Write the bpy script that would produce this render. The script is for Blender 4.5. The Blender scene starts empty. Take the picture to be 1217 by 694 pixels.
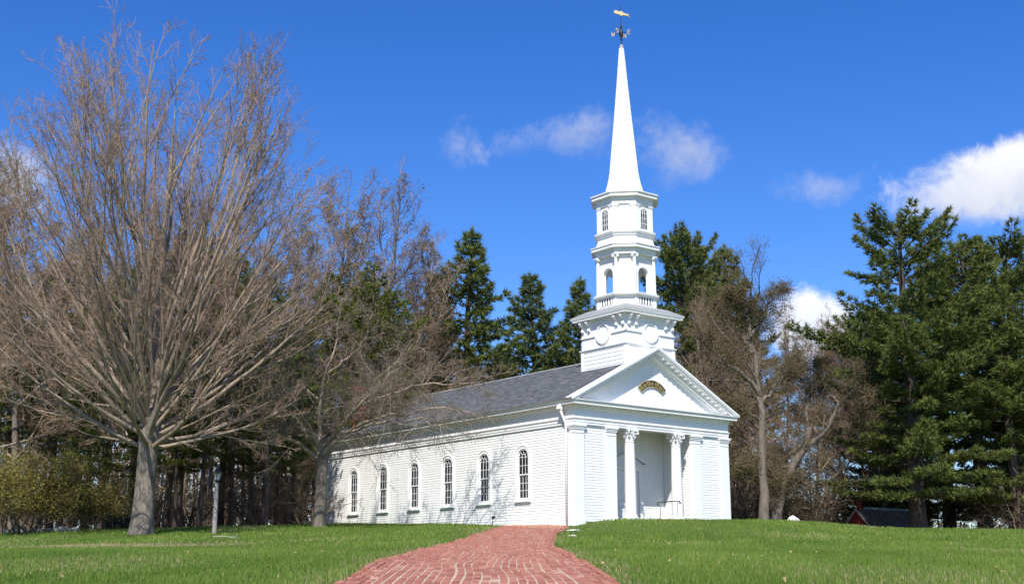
import bpy, bmesh, math, random
import numpy as np
from mathutils import Vector, Matrix
PI = math.pi
R = math.radians
scene = bpy.context.scene
COL = scene.collection

# ------------------------------------------------------------------ camera
F_PX, PITCH, EYE = 1495.5, 12.935, 1.6
cam_d = bpy.data.cameras.new('camera'); cam = bpy.data.objects.new('camera', cam_d)
COL.objects.link(cam); scene.camera = cam
cam.location = (0, 0, EYE); cam.rotation_euler = (R(90 + PITCH), 0, 0)
cam_d.sensor_width = 36; cam_d.lens = 36 * F_PX / 1217; cam_d.clip_end = 6000; cam_d.clip_start = .05

# ------------------------------------------------------------------ light and sky
SUN_AZ, SUN_EL = 189.0, 48.0           # compass-like azimuth: 0 = +Y, 90 = +X
sd = Vector((math.sin(R(SUN_AZ)) * math.cos(R(SUN_EL)), math.cos(R(SUN_AZ)) * math.cos(R(SUN_EL)), math.sin(R(SUN_EL))))
sun_d = bpy.data.lights.new('sun', 'SUN'); sun = bpy.data.objects.new('sun', sun_d); COL.objects.link(sun)
sun_d.energy = 5.0; sun_d.angle = R(.53); sun_d.color = (1, .955, .88)
sun.rotation_euler = sd.to_track_quat('Z', 'Y').to_euler(); sun.location = (-10, -20, 60)
scene.view_settings.view_transform = 'Standard'; scene.view_settings.look = 'None'
scene.view_settings.exposure = .38; scene.view_settings.gamma = 1; scene.view_settings.use_curve_mapping = False

world = bpy.data.worlds.new('World'); scene.world = world; world.use_nodes = True
WN = world.node_tree.nodes; WL = world.node_tree.links; WN.clear()
def wnode(t, **k):
    n = WN.new(t)
    for a, b in k.items(): setattr(n, a, b)
    return n
def wmath(op, a, b=None, c=None, clamp=False):
    n = wnode('ShaderNodeMath', operation=op, use_clamp=clamp)
    for i, v in enumerate((a, b, c)):
        if v is None: continue
        if isinstance(v, (int, float)): n.inputs[i].default_value = v
        else: WL.new(v, n.inputs[i])
    return n.outputs[0]
def pix_dir(px, py):
    a = R(PITCH); u = px - 608.5; v = 347 - py
    return Vector((u, F_PX * math.cos(a) - v * math.sin(a), F_PX * math.sin(a) + v * math.cos(a))).normalized()
sky = wnode('ShaderNodeTexSky', sky_type='NISHITA'); sky.sun_disc = False
sky.sun_elevation = R(SUN_EL); sky.sun_rotation = R(SUN_AZ); sky.ozone_density = 5.0; sky.dust_density = .3; sky.air_density = 1.0; sky.altitude = 100
hs = wnode('ShaderNodeHueSaturation'); hs.inputs['Saturation'].default_value = 1.30; hs.inputs['Value'].default_value = 1.0
hs.inputs['Hue'].default_value = .516
WL.new(sky.outputs[0], hs.inputs['Color'])
skm = wnode('ShaderNodeMix', data_type='RGBA', blend_type='MULTIPLY'); skm.inputs[0].default_value = 1
WL.new(hs.outputs[0], skm.inputs[6]); skm.inputs[7].default_value = (.139, .139, .139, 1)
tc = wnode('ShaderNodeTexCoord'); DIR = tc.outputs['Generated']
nz = wnode('ShaderNodeTexNoise'); nz.inputs['Scale'].default_value = 21; nz.inputs['Detail'].default_value = 9; nz.inputs['Roughness'].default_value = .66
nz.inputs['Distortion'].default_value = .15
WL.new(DIR, nz.inputs['Vector']); NOISE = wmath('SUBTRACT', nz.outputs['Fac'], .5)
col = skm.outputs[2]
def wdot(vec):
    n = wnode('ShaderNodeVectorMath', operation='DOT_PRODUCT'); WL.new(DIR, n.inputs[0]); n.inputs[1].default_value = vec
    return n.outputs['Value']
def cloud(d, su, sv, opac, soft, amp, tilt=0, bright=1.0):
    """one cloud at direction d; su, sv: angular half sizes"""
    global col
    right = Vector((d.y, -d.x, 0)).normalized(); up = right.cross(d)
    if up.z < 0: up = -up
    r2 = right * math.cos(tilt) + up * math.sin(tilt); u2 = up * math.cos(tilt) - right * math.sin(tilt)
    dx = wdot(r2 / su); dy = wdot(u2 / sv)
    rr = wmath('SQRT', wmath('ADD', wmath('MULTIPLY', dx, dx), wmath('MULTIPLY', dy, dy)))
    val = wmath('MULTIPLY_ADD', NOISE, amp, wmath('SUBTRACT', 1.0, rr))
    m = wnode('ShaderNodeMapRange', interpolation_type='SMOOTHSTEP'); WL.new(val, m.inputs[0])
    m.inputs[1].default_value = 0; m.inputs[2].default_value = soft; m.inputs[3].default_value = 0; m.inputs[4].default_value = opac
    front = wmath('GREATER_THAN', wdot(d), .5)
    mask = wmath('MULTIPLY', m.outputs[0], front)
    sh = wnode('ShaderNodeMapRange'); WL.new(wmath('MULTIPLY_ADD', NOISE, 2.2, dy), sh.inputs[0])
    sh.inputs[1].default_value = -1.0; sh.inputs[2].default_value = .8
    cm = wnode('ShaderNodeMix', data_type='RGBA'); WL.new(sh.outputs[0], cm.inputs[0])
    cm.inputs[6].default_value = (.50 * bright, .54 * bright, .66 * bright, 1); cm.inputs[7].default_value = (.80 * bright, .80 * bright, .83 * bright, 1)  # cloud shading put into the colour: greyer underside, whiter top
    mx = wnode('ShaderNodeMix', data_type='RGBA'); WL.new(mask, mx.inputs[0]); WL.new(col, mx.inputs[6]); WL.new(cm.outputs[2], mx.inputs[7])
    col = mx.outputs[2]
K = 1 / 1530
cloud(pix_dir(1152, 222), 112 * K, 50 * K, .9, .7, 1.8, R(10))
cloud(pix_dir(1235, 205), 110 * K, 52 * K, .95, .5, 1.3)
cloud(pix_dir(962, 388), 62 * K, 48 * K, .92, .4, 1.3, 0, 1.1)
cloud(pix_dir(808, 180), 78 * K, 46 * K, .55, 1.3, 2.6, R(-8), .82)
cloud(pix_dir(675, 162), 105 * K, 30 * K, .48, 1.3, 3.0, R(6), .82)
cloud(pix_dir(545, 172), 36 * K, 34 * K, .48, 1.3, 3.2, 0, .82)
cloud(pix_dir(968, 222), 56 * K, 30 * K, .38, 1.3, 3.2, R(4), .85)
cloud(pix_dir(20, 215), 45 * K, 55 * K, .55, 1.0, 2.4)
cloud(pix_dir(1190, 590), 120 * K, 40 * K, .6, .6, 1.5)
cloud(pix_dir(300, 560), 330 * K, 70 * K, .75, .9, 1.6)
for az, el, su, sv in ((62, 16, .2, .06), (95, 24, .15, .06), (140, 14, .25, .07), (205, 30, .16, .07), (255, 18, .22, .06), (300, 22, .17, .06), (330, 40, .12, .05)):
    d = Vector((math.sin(R(az)) * math.cos(R(el)), math.cos(R(az)) * math.cos(R(el)), math.sin(R(el))))
    cloud(d, su, sv, .85, .6, 1.6)
bg = wnode('ShaderNodeBackground'); bg.inputs[1].default_value = 1.0; WL.new(col, bg.inputs[0])
wo = wnode('ShaderNodeOutputWorld'); WL.new(bg.outputs[0], wo.inputs[0])
world.cycles.sampling_method = 'MANUAL'; world.cycles.sample_map_resolution = 512

# ------------------------------------------------------------------ materials
def rgba(c): return (c[0], c[1], c[2], 1)
def nmat(name, c1, c2=None, scale=4, rough=.6, bump=0, bscale=40, spec=.3, stretch=(1, 1, 1), attr=None, c3=None, metal=0, transl=0, objrand=0, detail=5, bdist=.01):
    m = bpy.data.materials.new(name); m.use_nodes = True
    N = m.node_tree.nodes; L = m.node_tree.links; N.clear()
    out = N.new('ShaderNodeOutputMaterial'); b = N.new('ShaderNodeBsdfPrincipled')
    b.inputs['Roughness'].default_value = rough; b.inputs['Specular IOR Level'].default_value = spec; b.inputs['Metallic'].default_value = metal
    t = N.new('ShaderNodeTexCoord'); mp = N.new('ShaderNodeMapping'); mp.inputs['Scale'].default_value = stretch
    L.new(t.outputs['Object'], mp.inputs[0])
    cs = None
    if c2 is not None:
        nt = N.new('ShaderNodeTexNoise'); nt.inputs['Scale'].default_value = scale; nt.inputs['Detail'].default_value = detail; nt.inputs['Roughness'].default_value = .6
        L.new(mp.outputs[0], nt.inputs['Vector'])
        mr = N.new('ShaderNodeMapRange'); mr.inputs[1].default_value = .3; mr.inputs[2].default_value = .7; L.new(nt.outputs['Fac'], mr.inputs[0])
        mx = N.new('ShaderNodeMix'); mx.data_type = 'RGBA'; mx.inputs[6].default_value = rgba(c1); mx.inputs[7].default_value = rgba(c2)
        L.new(mr.outputs[0], mx.inputs[0]); cs = mx.outputs[2]
    if attr:
        at = N.new('ShaderNodeAttribute'); at.attribute_name = attr; fac = at.outputs['Fac']
        if objrand:
            oi = N.new('ShaderNodeObjectInfo'); ad = N.new('ShaderNodeMath'); ad.operation = 'ADD'; L.new(fac, ad.inputs[0]); L.new(oi.outputs['Random'], ad.inputs[1])
            fr = N.new('ShaderNodeMath'); fr.operation = 'FRACT'; L.new(ad.outputs[0], fr.inputs[0]); fac = fr.outputs[0]
        m2 = N.new('ShaderNodeMix'); m2.data_type = 'RGBA'; L.new(fac, m2.inputs[0])
        if cs is None: m2.inputs[6].default_value = rgba(c1)
        else: L.new(cs, m2.inputs[6])
        m2.inputs[7].default_value = rgba(c3); cs = m2.outputs[2]
    if cs is None: b.inputs['Base Color'].default_value = rgba(c1)
    else: L.new(cs, b.inputs['Base Color'])
    if bump:
        nb = N.new('ShaderNodeTexNoise'); nb.inputs['Scale'].default_value = bscale; nb.inputs['Detail'].default_value = 6; L.new(mp.outputs[0], nb.inputs['Vector'])
        bp = N.new('ShaderNodeBump'); bp.inputs['Strength'].default_value = bump; bp.inputs['Distance'].default_value = bdist
        L.new(nb.outputs['Fac'], bp.inputs['Height']); L.new(bp.outputs[0], b.inputs['Normal'])
    sh = b.outputs[0]
    if transl:
        tr = N.new('ShaderNodeBsdfTranslucent')
        if cs is None: tr.inputs[0].default_value = rgba(c1)
        else: L.new(cs, tr.inputs[0])
        ms = N.new('ShaderNodeMixShader'); ms.inputs[0].default_value = transl; L.new(sh, ms.inputs[1]); L.new(tr.outputs[0], ms.inputs[2]); sh = ms.outputs[0]
    L.new(sh, out.inputs[0])
    return m
M = {}
M['white'] = nmat('white_paint', (.82, .82, .81), (.75, .75, .73), 1.6, .55, .12, 30, stretch=(2.5, 2.5, .6))
M['trim'] = nmat('white_trim_paint', (.83, .83, .82), (.79, .785, .77), 2.5, .5, .08, 40)
M['spire'] = nmat('weathered_white_spire', (.82, .82, .80), (.74, .715, .66), 1.1, .55, .2, 12, stretch=(1, 1, 3))
M['porch_floor'] = nmat('pale_porch_floor', (.62, .60, .55), (.5, .48, .44), 3, .6, .1)
M['porch_brick'] = nmat('pink_bounce_brick', (.46, .20, .15), (.36, .15, .11), 8, .8, .3, 40)
M['stone'] = nmat('foundation_granite', (.45, .43, .40), (.32, .31, .29), 9, .8, .5, 25)
M['shingle'] = nmat('grey_roof_shingle', (.105, .112, .12), (.072, .078, .086), 3, .85, .6, 45, .2, attr='tint', c3=(.165, .17, .178))
M['lead'] = nmat('grey_flashing', (.34, .34, .33), (.26, .26, .25), 4, .5, .1)
M['glass'] = nmat('old_window_glass', (.014, .015, .018), (.035, .035, .036), 2.2, .04, .3, 5, .38, bdist=.015)
M['curtain'] = nmat('pale_curtain', (.5, .5, .47), (.4, .4, .38), 6, .8)
M['black'] = nmat('black_iron', (.02, .02, .022), (.035, .033, .03), 20, .45, .1)
M['gold'] = nmat('gilded_metal', (.85, .58, .2), (.75, .5, .17), 15, .35, .1, metal=.85)
M['goldpaint'] = nmat('gold_leaf_paint', (.62, .48, .2), (.5, .38, .15), 12, .45)
M['signblack'] = nmat('sign_black_paint', (.02, .016, .013), (.04, .03, .02), 8, .5)
M['redbrick'] = nmat('chimney_brick', (.30, .085, .055), (.22, .06, .04), 12, .85, .5, 30)
M['brick'] = nmat('path_brick', (.30, .115, .078), (.21, .076, .052), 9, .85, .5, 60, .15, attr='tint', c3=(.37, .165, .118), objrand=1)
M['sand'] = nmat('pale_joint_sand', (.52, .41, .29), (.36, .27, .19), 5, .95, .6, 60, .1)
M['maplebark'] = nmat('maple_bark', (.27, .23, .185), (.105, .088, .07), 11, .9, .9, 14, .1, stretch=(1, 1, .25), bdist=.04)
M['branchbark'] = nmat('branch_bark', (.335, .27, .205), (.215, .165, .122), 3, .9, .4, 20, .1)
M['mapletwig'] = nmat('maple_twig', (.37, .262, .19), (.26, .172, .128), .6, .85, spec=.1)
M['greytwig'] = nmat('grey_twig', (.235, .20, .165), (.16, .135, .11), .6, .85, spec=.1)
M['oakbark'] = nmat('oak_bark', (.225, .19, .155), (.10, .085, .068), 6, .9, .8, 14, .1, stretch=(1, 1, .3), bdist=.04)
M['oaktwig'] = nmat('oak_twig', (.185, .125, .085), (.13, .095, .062), .7, .85, spec=.1)
M['bud'] = nmat('brown_bud', (.185, .13, .085), None, attr='tint', c3=(.155, .15, .06), rough=.8, spec=.1, transl=.2)
M['pinebark'] = nmat('pine_bark', (.115, .088, .07), (.06, .047, .04), 7, .95, .9, 12, .1, stretch=(1, 1, .3), bdist=.04)
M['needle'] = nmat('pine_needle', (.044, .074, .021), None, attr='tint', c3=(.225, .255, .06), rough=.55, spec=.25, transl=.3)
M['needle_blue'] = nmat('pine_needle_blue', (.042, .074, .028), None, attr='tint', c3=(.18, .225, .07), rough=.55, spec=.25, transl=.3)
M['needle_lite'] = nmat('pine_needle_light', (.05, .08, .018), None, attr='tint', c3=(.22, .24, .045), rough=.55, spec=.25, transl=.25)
M['bushleaf'] = nmat('olive_leaf', (.15, .13, .028), None, attr='tint', c3=(.27, .235, .06), rough=.6, spec=.2, transl=.25)
M['shrubtwig'] = nmat('shrub_twig', (.22, .165, .12), (.14, .105, .078), .8, .9, spec=.1)
M['grass'] = nmat('grass_blade', (.088, .165, .020), None, attr='tint', c3=(.24, .32, .06), rough=.6, spec=.2, transl=.3)
M['drygrass'] = nmat('dry_grass', (.33, .26, .14), None, attr='tint', c3=(.42, .35, .2), rough=.8, spec=.1, transl=.15)
M['rock'] = nmat('pale_rock', (.55, .53, .49), (.36, .35, .32), 8, .85, .5, 20)
M['whitestone'] = nmat('white_stone', (.75, .73, .68), (.6, .58, .54), 6, .8, .3, 20)
M['red'] = nmat('barn_red', (.26, .035, .03), (.2, .028, .025), 5, .7, .1)
M['shedroof'] = nmat('shed_shingle', (.10, .085, .078), (.06, .052, .05), 6, .9, .6, 30, .1, attr='tint', c3=(.15, .13, .12))
M['copper'] = nmat('green_copper', (.22, .42, .33), (.18, .33, .26), 6, .6)
M['greywood'] = nmat('grey_weathered_wood', (.42, .37, .33), (.3, .26, .23), 5, .85, .5, 20, stretch=(1, 1, .2))
M['lamppost'] = nmat('weathered_post_paint', (.34, .30, .27), (.25, .22, .2), 5, .85, .4, 20, stretch=(1, 1, .2))
M['lamp_glass'] = nmat('lamp_glass', (.5, .52, .5), (.4, .42, .4), 5, .08, spec=.6)
M['dark_green'] = nmat('dark_green_paint', (.022, .03, .026), (.015, .02, .018), 4, .6)
M['deadleaf'] = nmat('dead_leaf', (.35, .22, .11), None, attr='tint', c3=(.45, .33, .2), rough=.8)
M['silver'] = nmat('galvanised_steel', (.45, .45, .45), (.36, .36, .36), 8, .4, .05, metal=.6)

# ------------------------------------------------------------------ mesh helpers
class MB:
    def __init__(s): s.v = []; s.f = []; s.t = None
    def add(s, vs, fs):
        o = len(s.v); s.v.extend([tuple(p) for p in vs]); s.f.extend([tuple(i + o for i in f) for f in fs]); return s
    def box(s, x0, x1, y0, y1, z0, z1):
        return s.add([(x0, y0, z0), (x1, y0, z0), (x1, y1, z0), (x0, y1, z0), (x0, y0, z1), (x1, y0, z1), (x1, y1, z1), (x0, y1, z1)],
                     [(3, 2, 1, 0), (4, 5, 6, 7), (0, 1, 5, 4), (1, 2, 6, 5), (2, 3, 7, 6), (3, 0, 4, 7)])
    def prism(s, poly, axis, a0, a1):
        """poly: 2d points; axis: 'x' -> (y,z), 'y' -> (x,z), 'z' -> (x,y)"""
        def P(p, a): return {'x': (a, p[0], p[1]), 'y': (p[0], a, p[1]), 'z': (p[0], p[1], a)}[axis]
        n = len(poly)
        return s.add([P(p, a0) for p in poly] + [P(p, a1) for p in poly],
                     [tuple(range(n)), tuple(reversed(range(n, 2 * n)))] + [(i + n, (i + 1) % n + n, (i + 1) % n, i) for i in range(n)])
    def lathe(s, prof, n=16, cx=0, cy=0, cap=True):
        vs = [(cx + r * math.cos(2 * PI * k / n), cy + r * math.sin(2 * PI * k / n), z) for r, z in prof for k in range(n)]
        fs = [(i * n + k, i * n + (k + 1) % n, (i + 1) * n + (k + 1) % n, (i + 1) * n + k) for i in range(len(prof) - 1) for k in range(n)]
        if cap: fs += [tuple(reversed(range(n))), tuple(range((len(prof) - 1) * n, len(prof) * n))]
        return s.add(vs, fs)
    def tube(s, pts, rad, n=6):
        pts = [Vector(p) for p in pts]
        if not hasattr(rad, '__len__'): rad = [rad] * len(pts)
        vs = []
        for i, p in enumerate(pts):
            d = (pts[min(i + 1, len(pts) - 1)] - pts[max(i - 1, 0)]).normalized()
            a = d.orthogonal() if i == 0 else (a - d * a.dot(d))
            a = a.normalized(); b = d.cross(a)
            vs += [p + (a * math.cos(2 * PI * k / n) + b * math.sin(2 * PI * k / n)) * rad[i] for k in range(n)]
        m = len(pts)
        fs = [(i * n + k, i * n + (k + 1) % n, (i + 1) * n + (k + 1) % n, (i + 1) * n + k) for i in range(m - 1) for k in range(n)]
        fs += [tuple(reversed(range(n))), tuple(range((m - 1) * n, m * n))]
        return s.add(vs, fs)
    def sweep(s, plan, prof, closed=True, caps=False):
        """plan: convex ccw polygon; prof: (outward offset, z) list"""
        n = len(plan); rings = []
        for q, z in prof:
            ring = []
            for i in range(n):
                p0, p1, p2 = Vector(plan[i - 1]), Vector(plan[i]), Vector(plan[(i + 1) % n])
                e1 = (p1 - p0).normalized(); e2 = (p2 - p1).normalized()
                n1 = Vector((e1.y, -e1.x)); n2 = Vector((e2.y, -e2.x))
                k = (n1 + n2); k = k / (1 + n1.dot(n2))
                p = p1 + k * q; ring.append((p.x, p.y, z))
            rings.append(ring)
        fs = [(i * n + k, i * n + (k + 1) % n, (i + 1) * n + (k + 1) % n, (i + 1) * n + k) for i in range(len(prof) - 1) for k in range(n)]
        if caps: fs += [tuple(reversed(range(n))), tuple(range((len(prof) - 1) * n, len(prof) * n))]
        return s.add([p for r in rings for p in r], fs)
    def build(s, name, mat, parent=None, loc=(0, 0, 0), rot=0, smooth=False, bevel=0):
        me = bpy.data.meshes.new(name); me.from_pydata(s.v, [], s.f); me.update()
        if s.t is not None:
            a = me.attributes.new('tint', 'FLOAT', 'POINT'); a.data.foreach_set('value', np.asarray(s.t, np.float32))
        return link(name, me, mat, parent, loc, rot, smooth, bevel)
def link(name, me, mat, parent=None, loc=(0, 0, 0), rot=0, smooth=False, bevel=0):
    o = bpy.data.objects.new(name, me); COL.objects.link(o)
    if mat is not None and not me.materials: me.materials.append(mat if not isinstance(mat, str) else M[mat])
    if smooth: me.polygons.foreach_set('use_smooth', [True] * len(me.polygons))
    if bevel:
        b = o.modifiers.new('bevel', 'BEVEL'); b.width = bevel; b.segments = 1; b.limit_method = 'ANGLE'; b.angle_limit = R(50)
    o.parent = parent; o.location = loc; o.rotation_euler = (0, 0, rot)
    return o
def empty(name, loc=(0, 0, 0), rot=0, parent=None):
    o = bpy.data.objects.new(name, None); COL.objects.link(o); o.location = loc; o.rotation_euler = (0, 0, rot); o.parent = parent; o.empty_display_size = .3
    return o
def tag(o, label=None, cat=None, group=None, kind=None):
    if label: o['label'] = label
    if cat: o['category'] = cat
    if group: o['group'] = group
    if kind: o['kind'] = kind
    return o
def stuff(o): o['kind'] = 'stuff'; return o
def np_mesh(name, V, Fa, tint=None):
    """V (n,3), Fa (m,k) constant k"""
    V = np.asarray(V, np.float32); Fa = np.asarray(Fa, np.int32); k = Fa.shape[1]
    me = bpy.data.meshes.new(name); me.vertices.add(len(V)); me.vertices.foreach_set('co', V.ravel())
    me.loops.add(Fa.size); me.loops.foreach_set('vertex_index', Fa.ravel())
    me.polygons.add(len(Fa)); me.polygons.foreach_set('loop_start', np.arange(0, Fa.size, k, dtype=np.int32))
    me.update(calc_edges=True)
    if tint is not None:
        a = me.attributes.new('tint', 'FLOAT', 'POINT'); a.data.foreach_set('value', np.asarray(tint, np.float32))
    return me

# ------------------------------------------------------------------ terrain
ky = np.array([-60, -20, 0, 8, 15, 18, 24, 34, 45, 52, 57, 62, 68, 76, 86, 110, 200, 400, 2000.])
kz = np.array([-5, -2.2, 0, .93, 1.57, 1.77, 2.07, 2.47, 3.02, 3.52, 3.95, 4.28, 4.5, 4.72, 4.85, 5.5, 8.0, 9, 9])
kzr = np.array([-5, -2.2, 0, .93, 1.57, 1.77, 2.07, 2.47, 3.05, 3.56, 3.84, 3.95, 3.8, 3.4, 2.9, 2.4, 1.5, 0, 0])
gy = np.arange(-60, 2000, .5)
def smooth_tab(z):
    t = np.interp(gy, ky, z); k = np.hanning(15); k /= k.sum()
    return np.convolve(np.pad(t, 7, mode='edge'), k, mode='valid')
TL, TR = smooth_tab(kz), smooth_tab(kzr)
def sstep(a, b, x):
    t = np.clip((x - a) / (b - a), 0, 1); return t * t * (3 - 2 * t)
FC, FS = math.cos(R(38.03)), math.sin(R(38.03))
def T(x, y):
    x = np.asarray(x, float); y = np.asarray(y, float)
    zl = np.interp(y, gy, TL) - .27 * sstep(8, 26, -x) * sstep(15, 45, y)
    zr = np.interp(y, gy, TR)
    w = sstep(9, 22, x) * sstep(30, 55, y)
    z = zl * (1 - w) + zr * w
    lx = (x - 2.75) * FC + (y - 55.72) * FS; ly = -(x - 2.75) * FS + (y - 55.72) * FC
    wf = sstep(-9, -.8, ly) * (1 - sstep(6, 14, ly)) * sstep(-1.2, 2.0, lx) * (1 - sstep(10.5, 17, lx))
    z = z * (1 - wf) + (4.215 + .022 * lx + .03 * np.minimum(ly + .8, 0)) * wf
    return z + .025 * np.sin(x * .9 + y * .35) * np.sin(y * .5 - x * .2) * sstep(5, 14, y)
def tz(x, y): return float(T(x, y))
def wx(px, y, z=4.0):
    a = R(PITCH); return (px - 608.5) / F_PX * (y * math.cos(a) + (z - EYE) * math.sin(a))
def ht(py, y):
    return EYE + y * math.tan(R(PITCH) + math.atan((347 - py) / F_PX))

rng = np.random.default_rng(7)
# chapel frame
CX, CY, CZ, CR = 2.75, 55.72, 4.05, R(38.03)
cc, cs_ = math.cos(CR), math.sin(CR)
def CW(x, y, z=0): return (CX + x * cc - y * cs_, CY + x * cs_ + y * cc, CZ + z)
def to_local(X, Y):
    dx = X - CX; dy = Y - CY
    return dx * cc + dy * cs_, -dx * cs_ + dy * cc
# path centre line
pY = np.array([2, 10, 15, 17.8, 23.6, 34, 42, 50, 55, 60, 64.]); pX = np.array([-.6, -.36, -.40, -.46, -.45, -.46, -.28, .15, .75, 1.5, 2.2])
def path_x(y): return np.interp(y, pY, pX)
_py = np.arange(2, 64, .25); _k = np.hanning(17); _k /= _k.sum()
_px = np.convolve(np.pad(path_x(_py), 8, mode='edge'), _k, mode='valid')
def path_x(y): return np.interp(y, _py, _px)
PW = 1.60
def path_half(y): return PW + .035 * np.sin(y * .45) + .02 * np.sin(y * 1.3 + 1)

# --- ground sheet
xs = np.concatenate([-np.geomspace(45, 1800, 22)[::-1], np.arange(-44, 44.1, .8), np.geomspace(45, 1800, 22)])
ys = np.concatenate([-np.geomspace(10, 600, 12)[::-1], np.arange(-9, 100, .6), np.geomspace(101, 1950, 30)])
XX, YY = np.meshgrid(xs, ys); ZZ = T(XX, YY)
V = np.stack([XX, YY, ZZ], -1).reshape(-1, 3); nx = len(xs); ny = len(ys)
I = (np.arange(ny - 1)[:, None] * nx + np.arange(nx - 1)[None]).ravel()
gm = np_mesh('ground', V, np.stack([I, I + 1, I + 1 + nx, I + nx], 1))
def ground_mat():
    m = bpy.data.materials.new('lawn_soil_and_leaf_litter'); m.use_nodes = True; N = m.node_tree.nodes; L = m.node_tree.links
    b = N['Principled BSDF']; b.inputs['Roughness'].default_value = .95; b.inputs['Specular IOR Level'].default_value = .1
    t = N.new('ShaderNodeTexCoord')
    def noise(s, d=6):
        n = N.new('ShaderNodeTexNoise'); n.inputs['Scale'].default_value = s; n.inputs['Detail'].default_value = d; L.new(t.outputs['Object'], n.inputs['Vector']); return n.outputs['Fac']
    def mix(f, a, b_):
        x = N.new('ShaderNodeMix'); x.data_type = 'RGBA'
        L.new(f, x.inputs[0])
        for i, c in ((6, a), (7, b_)):
            if isinstance(c, tuple): x.inputs[i].default_value = rgba(c)
            else: L.new(c, x.inputs[i])
        return x.outputs[2]
    lawn = mix(noise(1.5), (.055, .10, .018), (.10, .135, .03))
    litter = mix(noise(3), (.20, .135, .085), (.11, .075, .048))
    at = N.new('ShaderNodeAttribute'); at.attribute_name = 'tint'
    L.new(mix(at.outputs['Fac'], lawn, litter), b.inputs['Base Color'])
    bp = N.new('ShaderNodeBump'); bp.inputs['Strength'].default_value = .6; bp.inputs['Distance'].default_value = .04; L.new(noise(18), bp.inputs['Height']); L.new(bp.outputs[0], b.inputs['Normal'])
    return m
def strip_f(x, y): return np.exp(-((y - (36.5 + .03 * x + .5 * np.sin(x * .4))) / 3.0) ** 2) * sstep(6.5, 9.5, -x)
def wood_mask(x, y):
    """1 where leaf litter replaces lawn"""
    edge = 58.0 + 1.2 * np.sin(x * .35) + .8 * np.sin(x * .9)
    l = sstep(0, 2.5, y - edge) * sstep(9.5, 12.5, -x)
    r = sstep(0, 4, y - 64) * sstep(12, 16, x)
    back = sstep(84, 90, y)
    return np.maximum(np.maximum(l, r), back)
a = gm.attributes.new('tint', 'FLOAT', 'POINT'); a.data.foreach_set('value', np.maximum(wood_mask(XX, YY), strip_f(XX, YY) * .8).ravel().astype(np.float32))
ground = link('ground', gm, ground_mat(), smooth=True); tag(ground, kind='structure')

# --- brick path
def in_path(x, y, extra=0): return (np.abs(x - path_x(y)) < path_half(y) + extra) & (y < 60.5)
yy = np.arange(3, 60.6, .4); vs = []; fs = []
nc = 9
for i, y in enumerate(yy):
    h = float(path_half(y)) + .16 + .08 * math.sin(y * 2.3) + .05 * math.sin(y * 5.1 + 1)
    for k in range(nc):
        x = float(path_x(y)) + h * (-1 + 2 * k / (nc - 1))
        lx, ly = to_local(x, y)
        vs.append((x, y, tz(x, y) + (.031 if 0 < k < nc - 1 else -.03)))
for i in range(len(yy) - 1):
    for k in range(nc - 1):
        a_ = i * nc + k; fs.append((a_, a_ + 1, a_ + nc + 1, a_ + nc))
pb = MB(); pb.add(vs, fs); path = pb.build('brick_path', 'sand', smooth=True); tag(path, kind='structure')
BL, BW, BH = .204, .0955, .05
bm = bmesh.new(); bmesh.ops.create_cube(bm, size=1)
for v in bm.verts: v.co = Vector((v.co.x * BW, v.co.y * BL, v.co.z * BH + BH / 2))
bmesh.ops.bevel(bm, geom=[e for e in bm.edges if abs(e.verts[0].co.z - BH) < .001 and abs(e.verts[1].co.z - BH) < .001], offset=.008, segments=1, affect='EDGES')
brick_me = bpy.data.meshes.new('brick'); bm.to_mesh(brick_me); bm.free()
bv = np.array([v.co[:] for v in brick_me.vertices]); bf = [tuple(p.vertices) for p in brick_me.polygons]
a = brick_me.attributes.new('tint', 'FLOAT', 'POINT'); brick_me.materials.append(M['brick'])
rows = 30; pitch = 2 * PW / rows
bricks = []
rr_ = random.Random(5)
rowwob = [(rr_.uniform(.2, .5), rr_.uniform(0, 6.3), rr_.uniform(.6, 1.1), rr_.uniform(0, 6.3)) for _ in range(rows)]
gapoff = np.cumsum([0] + [rr_.choice([0, 0, 0, .0, .014, .02]) for _ in range(rows)]); gapoff = gapoff - gapoff.mean()
for r in range(rows):
    y = 4 + rr_.uniform(0, .2)
    while y < 60.3:
        w1, p1, w2, p2 = rowwob[r]
        off = -PW + (r + .5) * pitch + .006 * math.sin(y * w2 + p2) + .03 * math.sin(y * .8 + r * .1) + .012 * math.sin(y * 1.7 + r * .35) + gapoff[r] * .35 * (1 + math.sin(y * .4 + r * .6))
        x = float(path_x(y)) + off * (float(path_half(y)) / PW)
        dxdy = float(path_x(y + .3) - path_x(y - .3)) / .6 + .024 * math.cos(y * .8 + r * .1) + .02 * math.cos(y * 1.7 + r * .35)
        lx, ly = to_local(x, y)
        y += BL + .014 + max(0, rr_.gauss(0, .006))
        if lx > -.3 and ly > -1.0: continue
        if lx > -.3 and ly > -.3: continue
        edge = r in (0, rows - 1)
        if edge and rr_.random() < .3: continue
        z = tz(x, y - .1); sl = (tz(x, y) - tz(x, y - .2)) / .2
        t1 = rr_.gauss(0, .012) + (rr_.gauss(0, .12) if edge and rr_.random() < .3 else 0); t2 = rr_.gauss(0, .012)
        bricks.append((x, y - .1, z - .012 + rr_.gauss(0, .004), math.atan(sl) + t1, t2, -math.atan(dxdy) + rr_.gauss(0, .02)))
def in_view(b):
    x, y, z = b[:3]; a_ = R(PITCH); d = y * math.cos(a_) + (z - EYE) * math.sin(a_); v = -y * math.sin(a_) + (z - EYE) * math.cos(a_)
    return 347 - F_PX * v / d < 696
vis = sorted([b for b in bricks if in_view(b)], key=lambda b: b[1])
solo = set(id(b) for b in vis[:300])
Vb = []; Fb = []; Tb = []
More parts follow.
